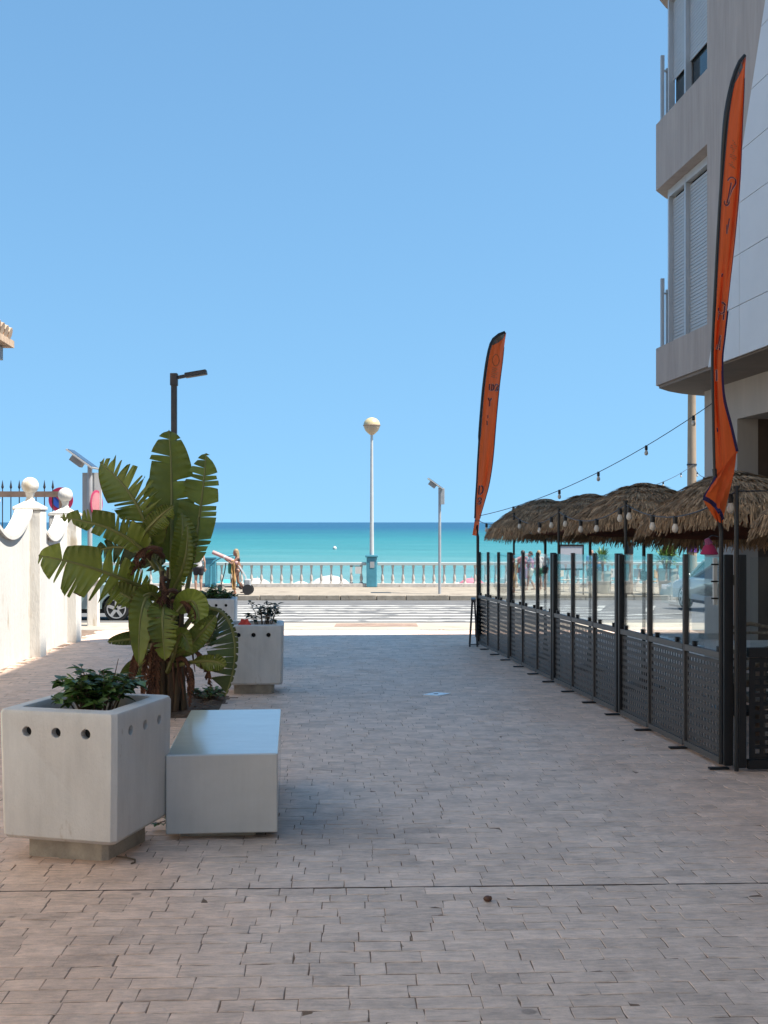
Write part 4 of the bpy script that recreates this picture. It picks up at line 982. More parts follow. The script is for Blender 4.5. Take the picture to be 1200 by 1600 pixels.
# ================================================================ PLANTS
def leaf_poly(mb, p, d, n, L_, w_, fold=0.25, curl=0.2):
    """an ovate leaf: 6 faces folded along the midrib"""
    d = d.normalized(); s = d.cross(n).normalized(); n = s.cross(d).normalized()
    st = [(0, 0.05), (.25, .75), (.55, 1.0), (.8, .62), (1.0, 0.03)]
    mid = [p + d * L_ * t - n * curl * L_ * t * t for t, _ in st]
    for sg in (-1, 1):
        ed = [m + s * sg * w_ / 2 * w + n * fold * w_ / 2 * w for m, (t, w) in zip(mid, st)]
        for k in range(4):
            q = [mid[k], mid[k + 1], ed[k + 1], ed[k]]
            mb.quad(*(q if sg > 0 else q[::-1]))
def shrub(name, label, loc, rx_, rz_, n_stems, leaves, L_, w_, m_, seed, upright=0.6, flowers=0, spread=1.0):
    rg = random.Random(seed); t = thing(name, label, 'shrub', loc, 0, None)
    st, lf = MB(), MB()
    for k in range(n_stems):
        a = rg.uniform(0, 6.283); r = rx_ * math.sqrt(rg.random()); h = rz_ * rg.uniform(.55, 1.0) * (1 - .35 * (r / rx_) ** 2)
        b0 = Vector((r * .35 * math.cos(a), r * .35 * math.sin(a), 0)); tp = Vector((r * math.cos(a) * spread, r * math.sin(a) * spread, h))
        mid = b0.lerp(tp, .5) + Vector((rg.gauss(0, .02), rg.gauss(0, .02), .05))
        pts = [b0, mid, tp]; st.tube(pts, [.006, .0045, .002], 5)
        for j in range(leaves):
            u = rg.uniform(0.25, 1.0) ** 0.8; p = b0.lerp(mid, u * 2) if u < .5 else mid.lerp(tp, u * 2 - 1)
            aa = j * 2.4 + rg.uniform(-.5, .5); d = Vector((math.cos(aa), math.sin(aa), rg.uniform(-.15, upright)))
            lf.t = min(1, max(0, rg.gauss(.45, .25))); l_ = L_ * rg.uniform(.6, 1.15)
            leaf_poly(lf, p, d, Vector((rg.gauss(0, .3), rg.gauss(0, .3), 1)), l_, w_ * l_ / L_, rg.uniform(.1, .45), rg.uniform(.05, .4))
    st.build('stems', M['twig'], t); tag(lf.build('foliage', M[m_], t), kind='stuff')
    return t
s1z = g1 + 0.115 + 0.69 - 0.10
sh1 = shrub('leafy_shrub', 'dense leafy green shrub growing in the nearest planter', (C1.x + .04, C1.y + .02, s1z), 0.26, 0.30, 46, 13, 0.085, 0.046, 'shrub', 4)
MB().tube([(-.02, 0, 0), (.09, .02, .22), (.115, .02, .33)], [.004, .003, .002], 5).build('dead_twig', M['twig'], sh1)
s2z = gz(13.3) + 0.71
sh2 = shrub('hibiscus_shrub', 'dark upright shrub with red flower in the middle planter', (C2.x + .12, C2.y, s2z), 0.24, 0.46, 15, 17, 0.075, 0.034, 'shrub_dk', 8, .7)
fl = MB(); rg = random.Random(2)
for k in range(6):
    a = k * 1.047; leaf_poly(fl, Vector((0, 0, 0)), Vector((math.cos(a), -.35, math.sin(a))), Vector((0, -1, .1)), .075, .07, .2, .2)
f_ = fl.build('flower', M['flower'], sh2); f_.location = (-.20, -.28, .10)
fl = MB()
for k in range(5):
    a = k * 1.256; leaf_poly(fl, Vector((0, 0, 0)), Vector((math.cos(a), -.5, math.sin(a))), Vector((0, -1, .1)), .05, .045, .2, .2)
f_ = fl.build('flower', M['flower'], sh2); f_.location = (-.26, -.2, .05)
shrub('low_hedge', 'bushy dark green hedge in the farthest planter', (C3.x, C3.y, gz(20.3) + .69), 0.36, 0.36, 60, 14, 0.075, 0.045, 'shrub', 12, .6)
shrub('bed_weed', 'small weed tuft growing at the foot of nearest planter', (-1.20, 6.75, gz(6.75)), 0.16, 0.10, 22, 9, 0.05, 0.03, 'shrub', 21, .5)
shrub('bed_weed', 'low green groundcover tuft in the soil bed', (-1.95, 12.55, gz(12.5)), 0.26, 0.16, 40, 10, 0.05, 0.026, 'shrub', 22, .8)
shrub('bed_weed', 'green seedling cluster under banana plant behind nearest planter', (-2.80, 10.9, gz(10.9)), 0.24, 0.42, 24, 12, 0.11, 0.05, 'shrub', 25, .8)

# soil bed
bed = MB(); rgb = random.Random(6); nx, ny = 18, 18
g_ = [[bed.vert((-3.5 + 1.83 * i / nx - .0784 * (11.3 + 1.75 * j / ny - 11.3), 11.32 + 1.75 * j / ny, gz(11.32 + 1.75 * j / ny) + .004 + (0 if i in (0, nx) or j in (0, ny) else rgb.uniform(.0, .045)))) for i in range(nx + 1)] for j in range(ny + 1)]
for j in range(ny):
    for i in range(nx): bed.face([g_[j][i], g_[j][i + 1], g_[j + 1][i + 1], g_[j + 1][i]])
bed_o = tag(bed.build('soil_bed', M['soil']), kind='structure')
lit = MB()
for k in range(420):
    x_, y_ = rgb.uniform(-3.4, -1.8), rgb.uniform(11.4, 13.0); a = rgb.uniform(0, 6.28); lit.t = rgb.random()
    leaf_poly(lit, Vector((x_, y_, gz(y_) + .05)), Vector((math.cos(a), math.sin(a), rgb.uniform(-.1, .3))), Vector((rgb.gauss(0, .4), rgb.gauss(0, .4), 1)), rgb.uniform(.02, .05), rgb.uniform(.008, .02))
tag(lit.build('leaf_litter', M['deadleaf'], bed_o), kind='stuff')

# --- banana plant
BD = 11.7
bp_ = thing('banana_plant', 'large banana plant with torn paddle leaves in the planting bed', 'plant', (-2.19, BD, gz(BD)))
BO = Vector((-2.19, BD, gz(BD)))
def bez(P_, t):
    P_ = [Vector(p) for p in P_]
    while len(P_) > 1: P_ = [a.lerp(b_, t) for a, b_ in zip(P_, P_[1:])]
    return P_[0]
def banana_leaf(ctrl, wl, wr, al, ar, tears, seed, m_='leaf', b0=0.18, comb=0.0, droop=0.15, slant=0.35, peak=.45, name='leaf', wob=1.0):
    """ctrl: (px, py, depth offset) control points base->tip; wl/wr half widths in px; al/ar fold angle into depth"""
    rg = random.Random(seed); C = [at(px, py, BD + dd_) - BO for px, py, dd_ in ctrl]
    n = 56; mid = [bez(C, k / n) for k in range(n + 1)]
    view = Vector((0.16, -1, 0)).normalized()
    rib = MB(); rib.tube([mid[k] for k in range(0, n + 1, 4)], [0.026 * (1 - .88 * k / n) + .002 for k in range(0, n + 1, 4)], 6)
    lf = MB(); s0 = int(b0 * n); tb = rg.uniform(.3, .75); mi = []
    for side, W_, ang in ((-1, wl, al), (1, wr, ar)):
        W_ = W_ * 1.08 / 153.0
        cuts = [s0]; k = s0
        while k < n:
            step = max(1, int(rg.expovariate(1.0 / (n * (0.9 - b0) / max(1, tears))))) if tears else n
            step = max(2, step); k = min(n, k + step); cuts.append(k)
        for ca, cb in zip(cuts, cuts[1:]):
            m = 6; gap = (comb + .25) * rg.uniform(.2, 1.7) if tears else 0
            dr = droop * rg.uniform(.6, 1.5); sl = slant + rg.gauss(0, .05) * (1 if tears > 3 else 0); dep = rg.gauss(0, .10) * wob * (1 if tears else 0)
            ln = rg.uniform(.86, 1.04) if tears else 1
            lf.t = min(1, max(0, rg.gauss(tb, .14))); brown = rg.random() < .4
            grid = []
            for k in range(ca, cb + 1):
                tt = (k - s0) / (n - s0)
                prof = max(0.0, math.sin(math.pi * min(1, tt ** (0.9 * math.log(.5) / math.log(peak) if peak != .5 else .9)))) ** .55 if 0 < tt < 1 else 0.02
                tan = (mid[min(k + 1, n)] - mid[max(k - 1, 0)]).normalized()
                lat = tan.cross(view)
                if lat.length < .05: lat = Vector((1, 0, 0))
                lat = lat.normalized() * side
                fold = math.cos(R(ang)); dv = math.sin(R(ang))
                f01 = (k - ca) / max(1, cb - ca)
                row = []
                for q in range(m + 1):
                    u = (0, .22, .45, .68, .88, .965, 1.0)[q]; e = u * W_ * prof * ln
                    p = mid[k] + lat * e * fold + view * e * (dv + dep * u) + tan * e * sl
                    p = p + tan * (0.5 - f01) * gap * u ** 1.6 * min(0.055, 0.5 * (cb - ca) / n * 1.4)
                    p.z -= dr * u * u * W_ * prof
                    p += view * (.012 * math.sin(k * 1.9 + side) * u) * wob
                    row.append(lf.vert(p))
                grid.append(row)
            for A, B in zip(grid, grid[1:]):
                for q in range(m):
                    lf.face([A[q], A[q + 1], B[q + 1], B[q]]); mi.append(1 if q == m - 1 and brown and rg.random() < .6 else 0)
    o = lf.build(name, M[m_], bp_, smooth=True)
    if sum(mi): o.data.materials.append(M['deadleaf']); o.data.polygons.foreach_set('material_index', mi)
    rib.build('midrib', M['rib'] if m_ != 'deadleaf' else M['deadleaf'], o, smooth=True)
    return o
# upright crown
banana_leaf([(268, 905, 0), (268, 820, .05), (270, 740, .12), (264, 672, .2)], 38, 36, 18, -12, 4, 1, b0=.10, comb=.25, droop=.05, slant=.25, peak=.52)
banana_leaf([(286, 955, -.05), (302, 870, .0), (318, 780, .1), (322, 708, .2)], 32, 27, 10, -14, 9, 2, b0=.26, comb=.5, droop=.02, slant=.22, peak=.5)
banana_leaf([(240, 880, -.05), (234, 815, -.2), (210, 765, -.3), (156, 722, -.2)], 32, 38, 8, 12, 10, 3, b0=.06, comb=1.1, droop=.05, slant=.4, peak=.5)
banana_leaf([(252, 880, .2), (250, 830, .3), (246, 790, .35), (238, 742, .35)], 24, 24, 10, 10, 5, 4, b0=.1, comb=.6, droop=.1)
banana_leaf([(245, 890, -.1), (215, 830, -.4), (150, 815, -.5), (94, 808, -.45)], 14, 28, 6, 20, 9, 5, b0=.12, comb=.6, droop=.1, slant=.3, peak=.4)
banana_leaf([(245, 930, -.1), (200, 905, -.5), (130, 878, -.7), (60, 868, -.7)], 46, 38, 10, 12, 9, 6, b0=.10, comb=.95, droop=.1, slant=.25, peak=.45)
banana_leaf([(215, 850, -.2), (232, 820, -.35), (255, 800, -.4), (272, 790, -.4)], 14, 18, 10, 10, 2, 7, b0=.1, comb=.5, droop=.1)
banana_leaf([(272, 920, -.15), (282, 880, -.3), (288, 845, -.3), (284, 802, -.2)], 16, 24, 30, 10, 1, 8, b0=.08, comb=.2, droop=.05)
banana_leaf([(262, 935, -.1), (285, 900, -.3), (296, 860, -.35), (292, 820, -.3)], 16, 12, 40, 10, 1, 9, b0=.05, comb=.2)
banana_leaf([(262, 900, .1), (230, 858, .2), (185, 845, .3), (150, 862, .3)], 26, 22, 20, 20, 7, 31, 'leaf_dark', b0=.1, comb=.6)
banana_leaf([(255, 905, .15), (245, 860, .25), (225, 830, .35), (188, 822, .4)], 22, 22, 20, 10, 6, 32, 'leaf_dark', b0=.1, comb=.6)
# lower skirts
banana_leaf([(262, 950, -.2), (232, 905, -.5), (214, 930, -.7), (217, 1040, -.75)], 22, 20, 20, 20, 1, 10, b0=.30, comb=.1, droop=0, slant=.15)
banana_leaf([(265, 955, -.2), (255, 925, -.6), (250, 960, -.75), (258, 1032, -.75)], 26, 24, 25, 30, 7, 11, b0=.28, comb=.5, droop=0, slant=.1)
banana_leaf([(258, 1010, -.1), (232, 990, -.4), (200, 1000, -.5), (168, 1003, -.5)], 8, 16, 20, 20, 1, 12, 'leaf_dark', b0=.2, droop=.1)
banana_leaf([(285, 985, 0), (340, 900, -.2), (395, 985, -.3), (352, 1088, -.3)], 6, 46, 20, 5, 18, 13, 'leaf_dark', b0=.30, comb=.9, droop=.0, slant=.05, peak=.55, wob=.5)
banana_leaf([(275, 1030, -.15), (295, 1010, -.4), (318, 985, -.5), (337, 962, -.5)], 20, 14, 30, 10, 0, 14, b0=.1, droop=.1)
banana_leaf([(268, 975, -.2), (285, 935, -.45), (312, 915, -.5), (312, 985, -.5)], 20, 20, 20, 10, 1, 15, b0=.15, droop=.1)
banana_leaf([(272, 1040, -.1), (300, 1035, -.4), (335, 1025, -.5), (352, 1042, -.5)], 14, 14, 20, 20, 1, 16, b0=.35, droop=.1)
banana_leaf([(256, 985, -.15), (225, 945, -.45), (195, 925, -.5), (165, 918, -.4)], 14, 24, 20, 30, 3, 17, b0=.2, comb=.4, droop=.1)
banana_leaf([(255, 960, -.2), (248, 915, -.5), (222, 915, -.6), (205, 965, -.6)], 16, 18, 20, 30, 1, 18, b0=.2, droop=.1)
banana_leaf([(262, 1050, -.1), (285, 1000, -.4), (275, 960, -.5), (300, 1020, -.55)], 16, 20, 30, 20, 1, 19, b0=.2, droop=.1)
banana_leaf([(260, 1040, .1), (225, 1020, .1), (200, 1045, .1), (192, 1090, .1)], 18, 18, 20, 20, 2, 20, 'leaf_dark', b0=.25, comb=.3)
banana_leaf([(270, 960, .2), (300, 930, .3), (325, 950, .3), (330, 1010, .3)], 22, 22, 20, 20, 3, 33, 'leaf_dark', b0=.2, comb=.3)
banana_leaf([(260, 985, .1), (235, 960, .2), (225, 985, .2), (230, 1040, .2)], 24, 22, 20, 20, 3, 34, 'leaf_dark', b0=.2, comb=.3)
# withered leaves
for sd_, c_ in enumerate([[(255, 1000, -.15), (222, 985, -.4), (205, 1030, -.45), (203, 1085, -.45)], [(258, 1010, -.2), (236, 990, -.45), (225, 1040, -.5), (222, 1095, -.5)], [(285, 1010, -.15), (310, 1010, -.35), (322, 1035, -.4), (330, 1075, -.4)], [(262, 985, -.2), (245, 1000, -.5), (243, 1040, -.5), (245, 1100, -.45)], [(270, 940, -.3), (290, 935, -.45), (305, 950, -.5), (300, 975, -.5)], [(255, 870, -.1), (240, 850, -.3), (225, 870, -.3), (215, 890, -.3)], [(258, 905, -.25), (245, 895, -.5), (262, 925, -.5), (262, 960, -.5)], [(262, 1030, -.2), (235, 1020, -.5), (232, 1070, -.5), (236, 1112, -.45)], [(278, 1030, -.2), (296, 1020, -.4), (300, 1060, -.4), (296, 1105, -.4)], [(252, 860, -.3), (228, 845, -.45), (212, 868, -.45), (200, 905, -.4)], [(275, 925, -.35), (262, 915, -.55), (248, 935, -.6), (240, 965, -.6)]]):
    banana_leaf(c_, 10, 9, 50, 50, 5, 50 + sd_, 'deadleaf', b0=.25, comb=.6, droop=.3, name='dead_leaf', wob=2)
rg = random.Random(5)
for k in range(19):     # clump of pseudostems
    a = rg.uniform(0, 6.28); r = 0.22 * math.sqrt(rg.random()); b0 = Vector((r * math.cos(a), r * math.sin(a) * .7, 0)); h = rg.uniform(.7, 1.5)
    tp = Vector((b0.x * .75 + rg.gauss(0, .04), b0.y * .75, h))
    MB().tube([b0, b0.lerp(tp, .5) + Vector((rg.gauss(0, .02), 0, 0)), tp], [rg.uniform(.032, .058), rg.uniform(.03, .045), .022], 9).build('pseudostem', M['stem'], bp_, smooth=True)
for k in range(9):      # hanging sheath strips
    a = rg.uniform(3.4, 6.0); r = .2; p0 = Vector((r * math.cos(a), r * math.sin(a), rg.uniform(.35, .8)))
    MB().tube([p0, p0 + Vector((math.cos(a) * .06, -.05, -.15)), p0 + Vector((math.cos(a) * .09, -.06, -.35))], [.014, .012, .004], 5).build('dry_sheath', M['deadleaf'], bp_)

# ================================================================ YUCCAS IN POTS
def yucca(label, px, d, w_, seed, hp=0.95, stems=3):
    rg = random.Random(seed); t = thing('potted_yucca', label, 'plant', ((px - CX) / FPX * d, d, FZ), rg.uniform(0, 6), 'potted yuccas on the promenade')
    MB().lathe([(.24, 0), (.27, .05), (.36, hp - .1), (.40, hp - .09), (.40, hp), (.34, hp), (.33, hp - .08)], (0, 0, 0), 18).build('pot', M['pot'], t, smooth=True)
    lf = MB(); st = MB()
    for s_ in range(stems):
        a = s_ * 6.28 / stems + .4; tp = Vector((.16 * math.cos(a), .16 * math.sin(a), hp + rg.uniform(.25, .55)))
        st.tube([(0.05 * math.cos(a), .05 * math.sin(a), hp - .1), tp], [.05, .045], 8)
        for k in range(70):
            aa = rg.uniform(0, 6.283); el = rg.uniform(-.3, 1.35); L_ = w_ * rg.uniform(.35, .55)
            dr = Vector((math.cos(aa) * math.cos(el), math.sin(aa) * math.cos(el), math.sin(el))); s = dr.cross(Vector((0, 0, 1)))
            if s.length < .05: continue
            s = s.normalized() * .028; p0 = tp + Vector((0, 0, rg.uniform(-.12, .06))); p1 = p0 + dr * L_ * .6; p2 = p0 + dr * L_ + Vector((0, 0, -.10 * L_))
            lf.t = rg.random(); lf.quad(p0 - s * .7, p0 + s * .7, p1 + s, p1 - s); lf.quad(p1 - s, p1 + s, p2 + s * .1, p2 - s * .1)
    st.build('stems', M['wood'], t); tag(lf.build('foliage', M['yucca'], t), kind='stuff')
yucca('smaller potted yucca with spiky leaves left of the fence middle', 941, 44.5, 1.05, 1, 0.85, 2)
yucca('larger potted yucca with spiky leaves beside the utility post', 1042, 43.0, 1.25, 2, 1.0, 4)

# ================================================================ PEOPLE (continuous remeshed bodies)
def capsule(mb, p0, r0, p1, r1, n=12, sc=(1, 1)):
    p0, p1 = Vector(p0), Vector(p1); d = p1 - p0; L_ = max(d.length, 1e-5); q = d.to_track_quat('Z', 'X').to_matrix()
    prof = [(max(1e-4, r0 * math.sin(a)), -r0 * math.cos(a)) for a in [k * math.pi / 8 for k in range(5)]] + [(max(1e-4, r1 * math.cos(a)), L_ + r1 * math.sin(a)) for a in [k * math.pi / 8 for k in range(5)]]
    mb.lathe(prof, p0, n, q)
def grow(name, caps, m_, parent, voxel=0.014, smooth=4):
    mb = MB()
    for c in caps: capsule(mb, *c)
    o = mb.build(name, M[m_], parent, smooth=True)
    md = o.modifiers.new('remesh', 'REMESH'); md.mode = 'VOXEL'; md.voxel_size = voxel; md.use_smooth_shade = True
    md = o.modifiers.new('smooth', 'SMOOTH'); md.factor = .5; md.iterations = smooth
    return o
def hand(p, d, side, open_=0.6):
    """palm and five unequal bent fingers as capsules; p wrist, d pointing direction"""
    d = Vector(d).normalized(); lat = d.cross(Vector((0, 1, 0)))
    if lat.length < .2: lat = Vector((1, 0, 0))
    lat.normalize(); curl = d.cross(lat).normalized(); p = Vector(p); caps = [(p, .026, p + d * .075, .036)]
    for k, L_ in enumerate((.065, .078, .074, .058)):
        b0 = p + d * .085 + lat * (k - 1.5) * .021; b1 = b0 + d * L_ * .55; b2 = b1 + (d * .6 + curl * .5 * side) * L_ * .5
        caps += [(b0, .011, b1, .010), (b1, .010, b2, .0085)]
    th = p + d * .02 - lat * .03; caps += [(th, .013, th + (d * .6 - lat * .6) * .055, .012), (th + (d * .6 - lat * .6) * .055, .012, th + (d * .9 - lat * .5) * .09, .009)]
    return caps
def person(label, loc, rz, J, skin='skin', hair='hair_dk', clothes=(), hair_long=False, build=1.0, scale=1.0):
    """J: joints in metres, figure faces local -Y"""
    t = thing('person', label, 'person', loc, rz); t.scale = (scale,) * 3
    g = {'head': (0, -.02, 1.60), 'neck': (0, 0, 1.45), 'chest': (0, 0, 1.28), 'waist': (0, 0, 1.08), 'pelvis': (0, 0, .93),
         'shL': (.17, 0, 1.40), 'elL': (.22, .02, 1.12), 'wrL': (.23, -.04, .88), 'shR': (-.17, 0, 1.40), 'elR': (-.22, .02, 1.12), 'wrR': (-.23, -.04, .88),
         'hipL': (.09, 0, .90), 'knL': (.10, -.02, .49), 'anL': (.10, .01, .08), 'hipR': (-.09, 0, .90), 'knR': (-.10, -.02, .49), 'anR': (-.10, .01, .08)}
    g.update(J); V = {k: Vector(v) for k, v in g.items()}; b = build
    H_ = V['head']
    caps = [(H_ + Vector((0, 0, .035)), .092, H_ + Vector((0, -.012, -.05)), .068), (H_ + Vector((0, -.088, -.005)), .014, H_ + Vector((0, -.10, -.03)), .014),
            (H_ + Vector((0, -.065, -.085)), .03, H_ + Vector((0, -.06, -.095)), .028),
            (H_ + Vector((.09, .01, -.01)), .018, H_ + Vector((.09, .01, -.035)), .014), (H_ + Vector((-.09, .01, -.01)), .018, H_ + Vector((-.09, .01, -.035)), .014),
            (V['neck'], .055, H_, .052), (V['chest'], .125 * b, V['neck'], .06), (V['shL'], .055, V['shR'], .055), (V['chest'] + Vector((.05, 0, 0)), .11 * b, V['waist'] + Vector((.03, 0, 0)), .105 * b),
            (V['chest'] + Vector((-.05, 0, 0)), .11 * b, V['waist'] + Vector((-.03, 0, 0)), .105 * b), (V['waist'], .115 * b, V['pelvis'], .13 * b), (V['hipL'], .105 * b, V['hipR'], .105 * b)]
    for s, sg in (('L', 1), ('R', -1)):
        caps += [(V['sh' + s], .052, V['el' + s], .04), (V['el' + s], .041, V['wr' + s], .027)]
        caps += hand(V['wr' + s], V['wr' + s] - V['el' + s], sg)
        kn, an = V['kn' + s], V['an' + s]; cf = kn.lerp(an, .3) + Vector((0, .02, 0))
        caps += [(V['hip' + s], .092 * b, kn, .056), (kn, .054, cf, .058), (cf, .058, an, .036), (an, .038, an + Vector((0, .03, -.035)), .035), (an + Vector((0, .02, -.045)), .034, an + Vector((0, -.15, -.055)), .026)]
    grow('body', caps, skin, t)
    hc = [(H_ + Vector((0, .022, .05)), .098, H_ + Vector((0, .05, -.01)), .085)]
    if hair_long: hc += [(H_ + Vector((0, .07, 0)), .07, H_ + Vector((0, .11, -.20)), .045), (H_ + Vector((.05, .03, 0)), .05, H_ + Vector((.06, .06, -.14)), .035)]
    grow('hair', hc, hair, t)
    for (nm, mm, segs) in clothes:
        cc = []
        for (a, ra, b_, rb) in segs:
            pa = V[a[0]].lerp(V[a[1]], a[2]) if isinstance(a, tuple) else V[a]; pb = V[b_[0]].lerp(V[b_[1]], b_[2]) if isinstance(b_, tuple) else V[b_]
            cc.append((pa, ra, pb, rb))
        grow(nm, cc, mm, t)
    return t
def top(b=1.0, sleeves=.0, ex=.012):
    s = [(('chest', 'chest', 0), .137 * b + ex, 'waist', .125 * b + ex), ('shL', .066, 'shR', .066), ('chest', .13 * b + ex, ('chest', 'neck', .45), .10), (('shL', 'waist', .5), .10 * b + ex, ('shR', 'waist', .5), .10 * b + ex), ('waist', .125 * b + ex, ('waist', 'pelvis', .6), .138 * b + ex)]
    if sleeves: s += [('shL', .068, ('shL', 'elL', sleeves), .06), ('shR', .068, ('shR', 'elR', sleeves), .06)]
    return s
def shorts(l=.45, b=1.0, ex=.016):
    return [('pelvis', .135 * b + ex, ('pelvis', 'waist', .3), .125 * b + ex), ('hipL', .11 * b + ex, 'hipR', .11 * b + ex), ('hipL', .105 * b + ex, ('hipL', 'knL', l), .085 * b + ex), ('hipR', .105 * b + ex, ('hipR', 'knR', l), .085 * b + ex)]
def bikini():
    return [('pelvis', .133, ('pelvis', 'hipL', .5), .118), ('pelvis', .133, ('pelvis', 'hipR', .5), .118)]
def on_prom(px, py): d = (CAMZ - FZ) * FPX / (py - HOR); return Vector(((px - CX) / FPX * d, d, FZ))
p = on_prom(310, 925)
person('person in white sleeveless top and black shorts standing behind banana leaves', p, R(180), {'elL': (.25, .03, 1.14), 'wrL': (.25, -.02, .90), 'elR': (-.24, .03, 1.14), 'wrR': (-.24, -.02, .90)}, 'skin', 'hair_dk', (('top', 'c_white', top(1.12)), ('shorts', 'c_black', shorts(.45, 1.1))), build=1.12, scale=1.04)
p = on_prom(371, 929)
person('woman in black bikini walking left with towel and pink float', p, R(-78), {'head': (0, -.07, 1.60), 'neck': (0, -.03, 1.45), 'chest': (0, -.01, 1.28), 'elL': (.2, -.22, 1.18), 'wrL': (.14, -.36, 1.27), 'elR': (-.24, .10, 1.15), 'wrR': (-.24, .16, .93), 'knL': (.09, -.22, .52), 'anL': (.09, -.10, .10), 'knR': (-.09, .04, .49), 'anR': (-.09, .28, .13)}, 'skin_tan', 'hair_bl',
       (('bikini_bottom', 'c_black', bikini()), ('bikini_top', 'c_black', [(('chest', 'shL', .3), .116, ('chest', 'shR', .3), .116)])), hair_long=True, build=.92)
pw_ = p
t = thing('foam_float', 'long pink foam float carried over the woman\'s shoulder', 'float', (pw_.x, pw_.y - .12, FZ))
MB().tube([(-.92, -.05, 1.62), (-.45, -.05, 1.42), (.02, -.05, 1.20)], .075, 12).build('roll', M['foam_pink'], t, smooth=True)
MB().tube([(-.50, -.05, 1.445), (-.44, -.05, 1.415)], .08, 12).build('strap', M['c_white'], t)
t = thing('beach_towel', 'orange beach towel hanging in front of the bikini woman', 'towel', (pw_.x - .16, pw_.y - .22, FZ))
mb = MB(); rg = random.Random(3)
g_ = [[mb.vert((-.04 + .12 * i / 6 + .05 * (j / 14) + .02 * math.sin(j * .9 + i), -.04 * math.cos(i * 1.4), 1.32 - 1.12 * j / 14)) for i in range(7)] for j in range(15)]
for j in range(14):
    for i in range(6): mb.face([g_[j][i], g_[j][i + 1], g_[j + 1][i + 1], g_[j + 1][i]])
mb.build('cloth', M['towel'], t, smooth=True, solid=.02)
t = thing('shoulder_bag', 'dark green bag at the bikini woman\'s side', 'bag', (pw_.x - .27, pw_.y - .02, FZ))
MB().box((0, 0, 1.0), (.16, .2, .42)).build('pouch', M['c_green'], t, bevel=.06)
MB().tube([(0, 0, 1.2), (.05, 0, 1.36), (.12, .02, 1.42)], .012, 6).build('strap', M['c_black'], t)
# beach trolley
t = thing('beach_trolley', 'two-wheeled beach trolley pulled behind the bikini woman', 'trolley', (pw_.x + .42, pw_.y - .1, FZ))
for s_ in (-.18, .18):
    wh = MB(); Mr = Matrix.Rotation(R(90), 3, 'X')
    wh.lathe([(.17, -.03), (.20, -.03), (.20, .03), (.17, .03)], (0.0, s_, .2), 20, Mr); w2 = wh.build('wheel', M['rubber'], t)
    MB().lathe([(.05, -.02), (.16, -.012), (.16, .012), (.05, .02)], (0.0, s_, .2), 14, Mr).build('hub', M['mast_red'], w2)
MB().tube([(0.0, -.12, .2), (-.10, -.12, .7), (-.36, -.10, 1.12)], .016, 6).build('handle_bar', M['polewhite'], t)
MB().tube([(0.0, .12, .2), (-.10, .12, .7), (-.36, .10, 1.12)], .016, 6).build('handle_bar', M['polewhite'], t)
MB().box((-.02, 0, .42), (.24, .34, .36)).build('load_bag', M['greybox'], t, bevel=.05)
# kick scooter
p = on_prom(352, 921)
t = thing('kick_scooter', 'black kick scooter standing by the turquoise pedestal', 'scooter', p, R(4))
MB().box((.30, 0, .11), (.62, .14, .05)).build('deck', M['c_black'], t, bevel=.015)
MB().tube([(-.18, 0, .14), (-.02, 0, .75), (.02, 0, 1.05)], .022, 8).build('stem', M['black'], t)
MB().tube([(.02, -.24, 1.07), (.02, .24, 1.07)], .018, 8).build('handlebar', M['black'], t)
MB().tube([(-.16, 0, .2), (.05, 0, .11)], .022, 8).build('neck', M['black'], t)
for x_ in (-.22, .64):
    MB().lathe([(.04, -.025), (.10, -.025), (.10, .025), (.04, .025)], (x_, 0, .10), 16, Matrix.Rotation(R(90), 3, 'X')).build('wheel', M['rubber'], t)
# turquoise handrail by the pedestal
a = Vector((PX[1], BY - .5, FZ))
t = thing('curved_handrail', 'curved turquoise handrail sweeping over the scooter', 'handrail', a)
MB().tube([(0.05, 0, 0), (0.05, 0, .92), (.18, 0, 1.10), (.50, 0, 1.28), (.95, 0, 1.36), (1.2, 0, 1.34), (1.2, 0, 0)], .045, 10).build('rail', M['turq'], t, smooth=True)
# people beyond the fence glass
PE = [((817, 922), R(170), 'pink_top', 'person in pink top and dark trousers seen through far fence glass', 'c_pink', 'c_plum', 0.9, 'hair_dk', 'skin', 1.0, {'knL': (.1, -.12, .5), 'anL': (.1, -.2, .1), 'knR': (-.1, .0, .5), 'anR': (-.1, .2, .12)}),
      ((829, 923), R(-100), 'plum', 'person in plum shirt and beige shorts behind far fence glass', 'c_plum', 'c_beige', .5, 'hair_dk', 'skin_tan', .98, {'knL': (.1, -.1, .5), 'anL': (.1, -.16, .1), 'anR': (-.1, .16, .12)}),
      ((842, 922), R(175), 'green', 'person in white vest and green shorts walking behind far fence', 'c_white', 'c_green', .55, 'hair_bl', 'skin_tan', 1.0, {'knR': (-.1, -.1, .5), 'anR': (-.1, -.15, .1), 'anL': (.1, .16, .12)}),
      ((924, 919), R(10), 'blue', 'person in blue shirt and white shorts left of the smaller yucca', 'c_blue', 'c_white', .5, 'hair_dk', 'skin', 1.0, {}),
      ((938, 918), R(-40), 'blue2', 'person in blue shirt and denim shorts in front of the smaller yucca', 'c_blue', 'c_denim', .5, 'hair_dk', 'skin', .97, {'elL': (.26, -.05, 1.15), 'wrL': (.12, -.22, 1.15)})]
for (pp, rz, _, lab, c1, c2, l_, hr_, sk, sc, J) in PE:
    person(lab, on_prom(*pp), rz, J, sk, hr_, (('shirt', c1, top(1, .5)), ('trousers' if l_ > .8 else 'shorts', c2, shorts(l_))), scale=sc * .93)
# bather on the sand behind the balustrade
person('dark-haired bather on the beach behind balustrade near slim pole', ((690 - CX) / FPX * 51.5, 51.5, -3.53), R(20), {}, 'skin_tan', 'hair_dk', (('swimsuit', 'c_black', shorts(.3)),), scale=.98)

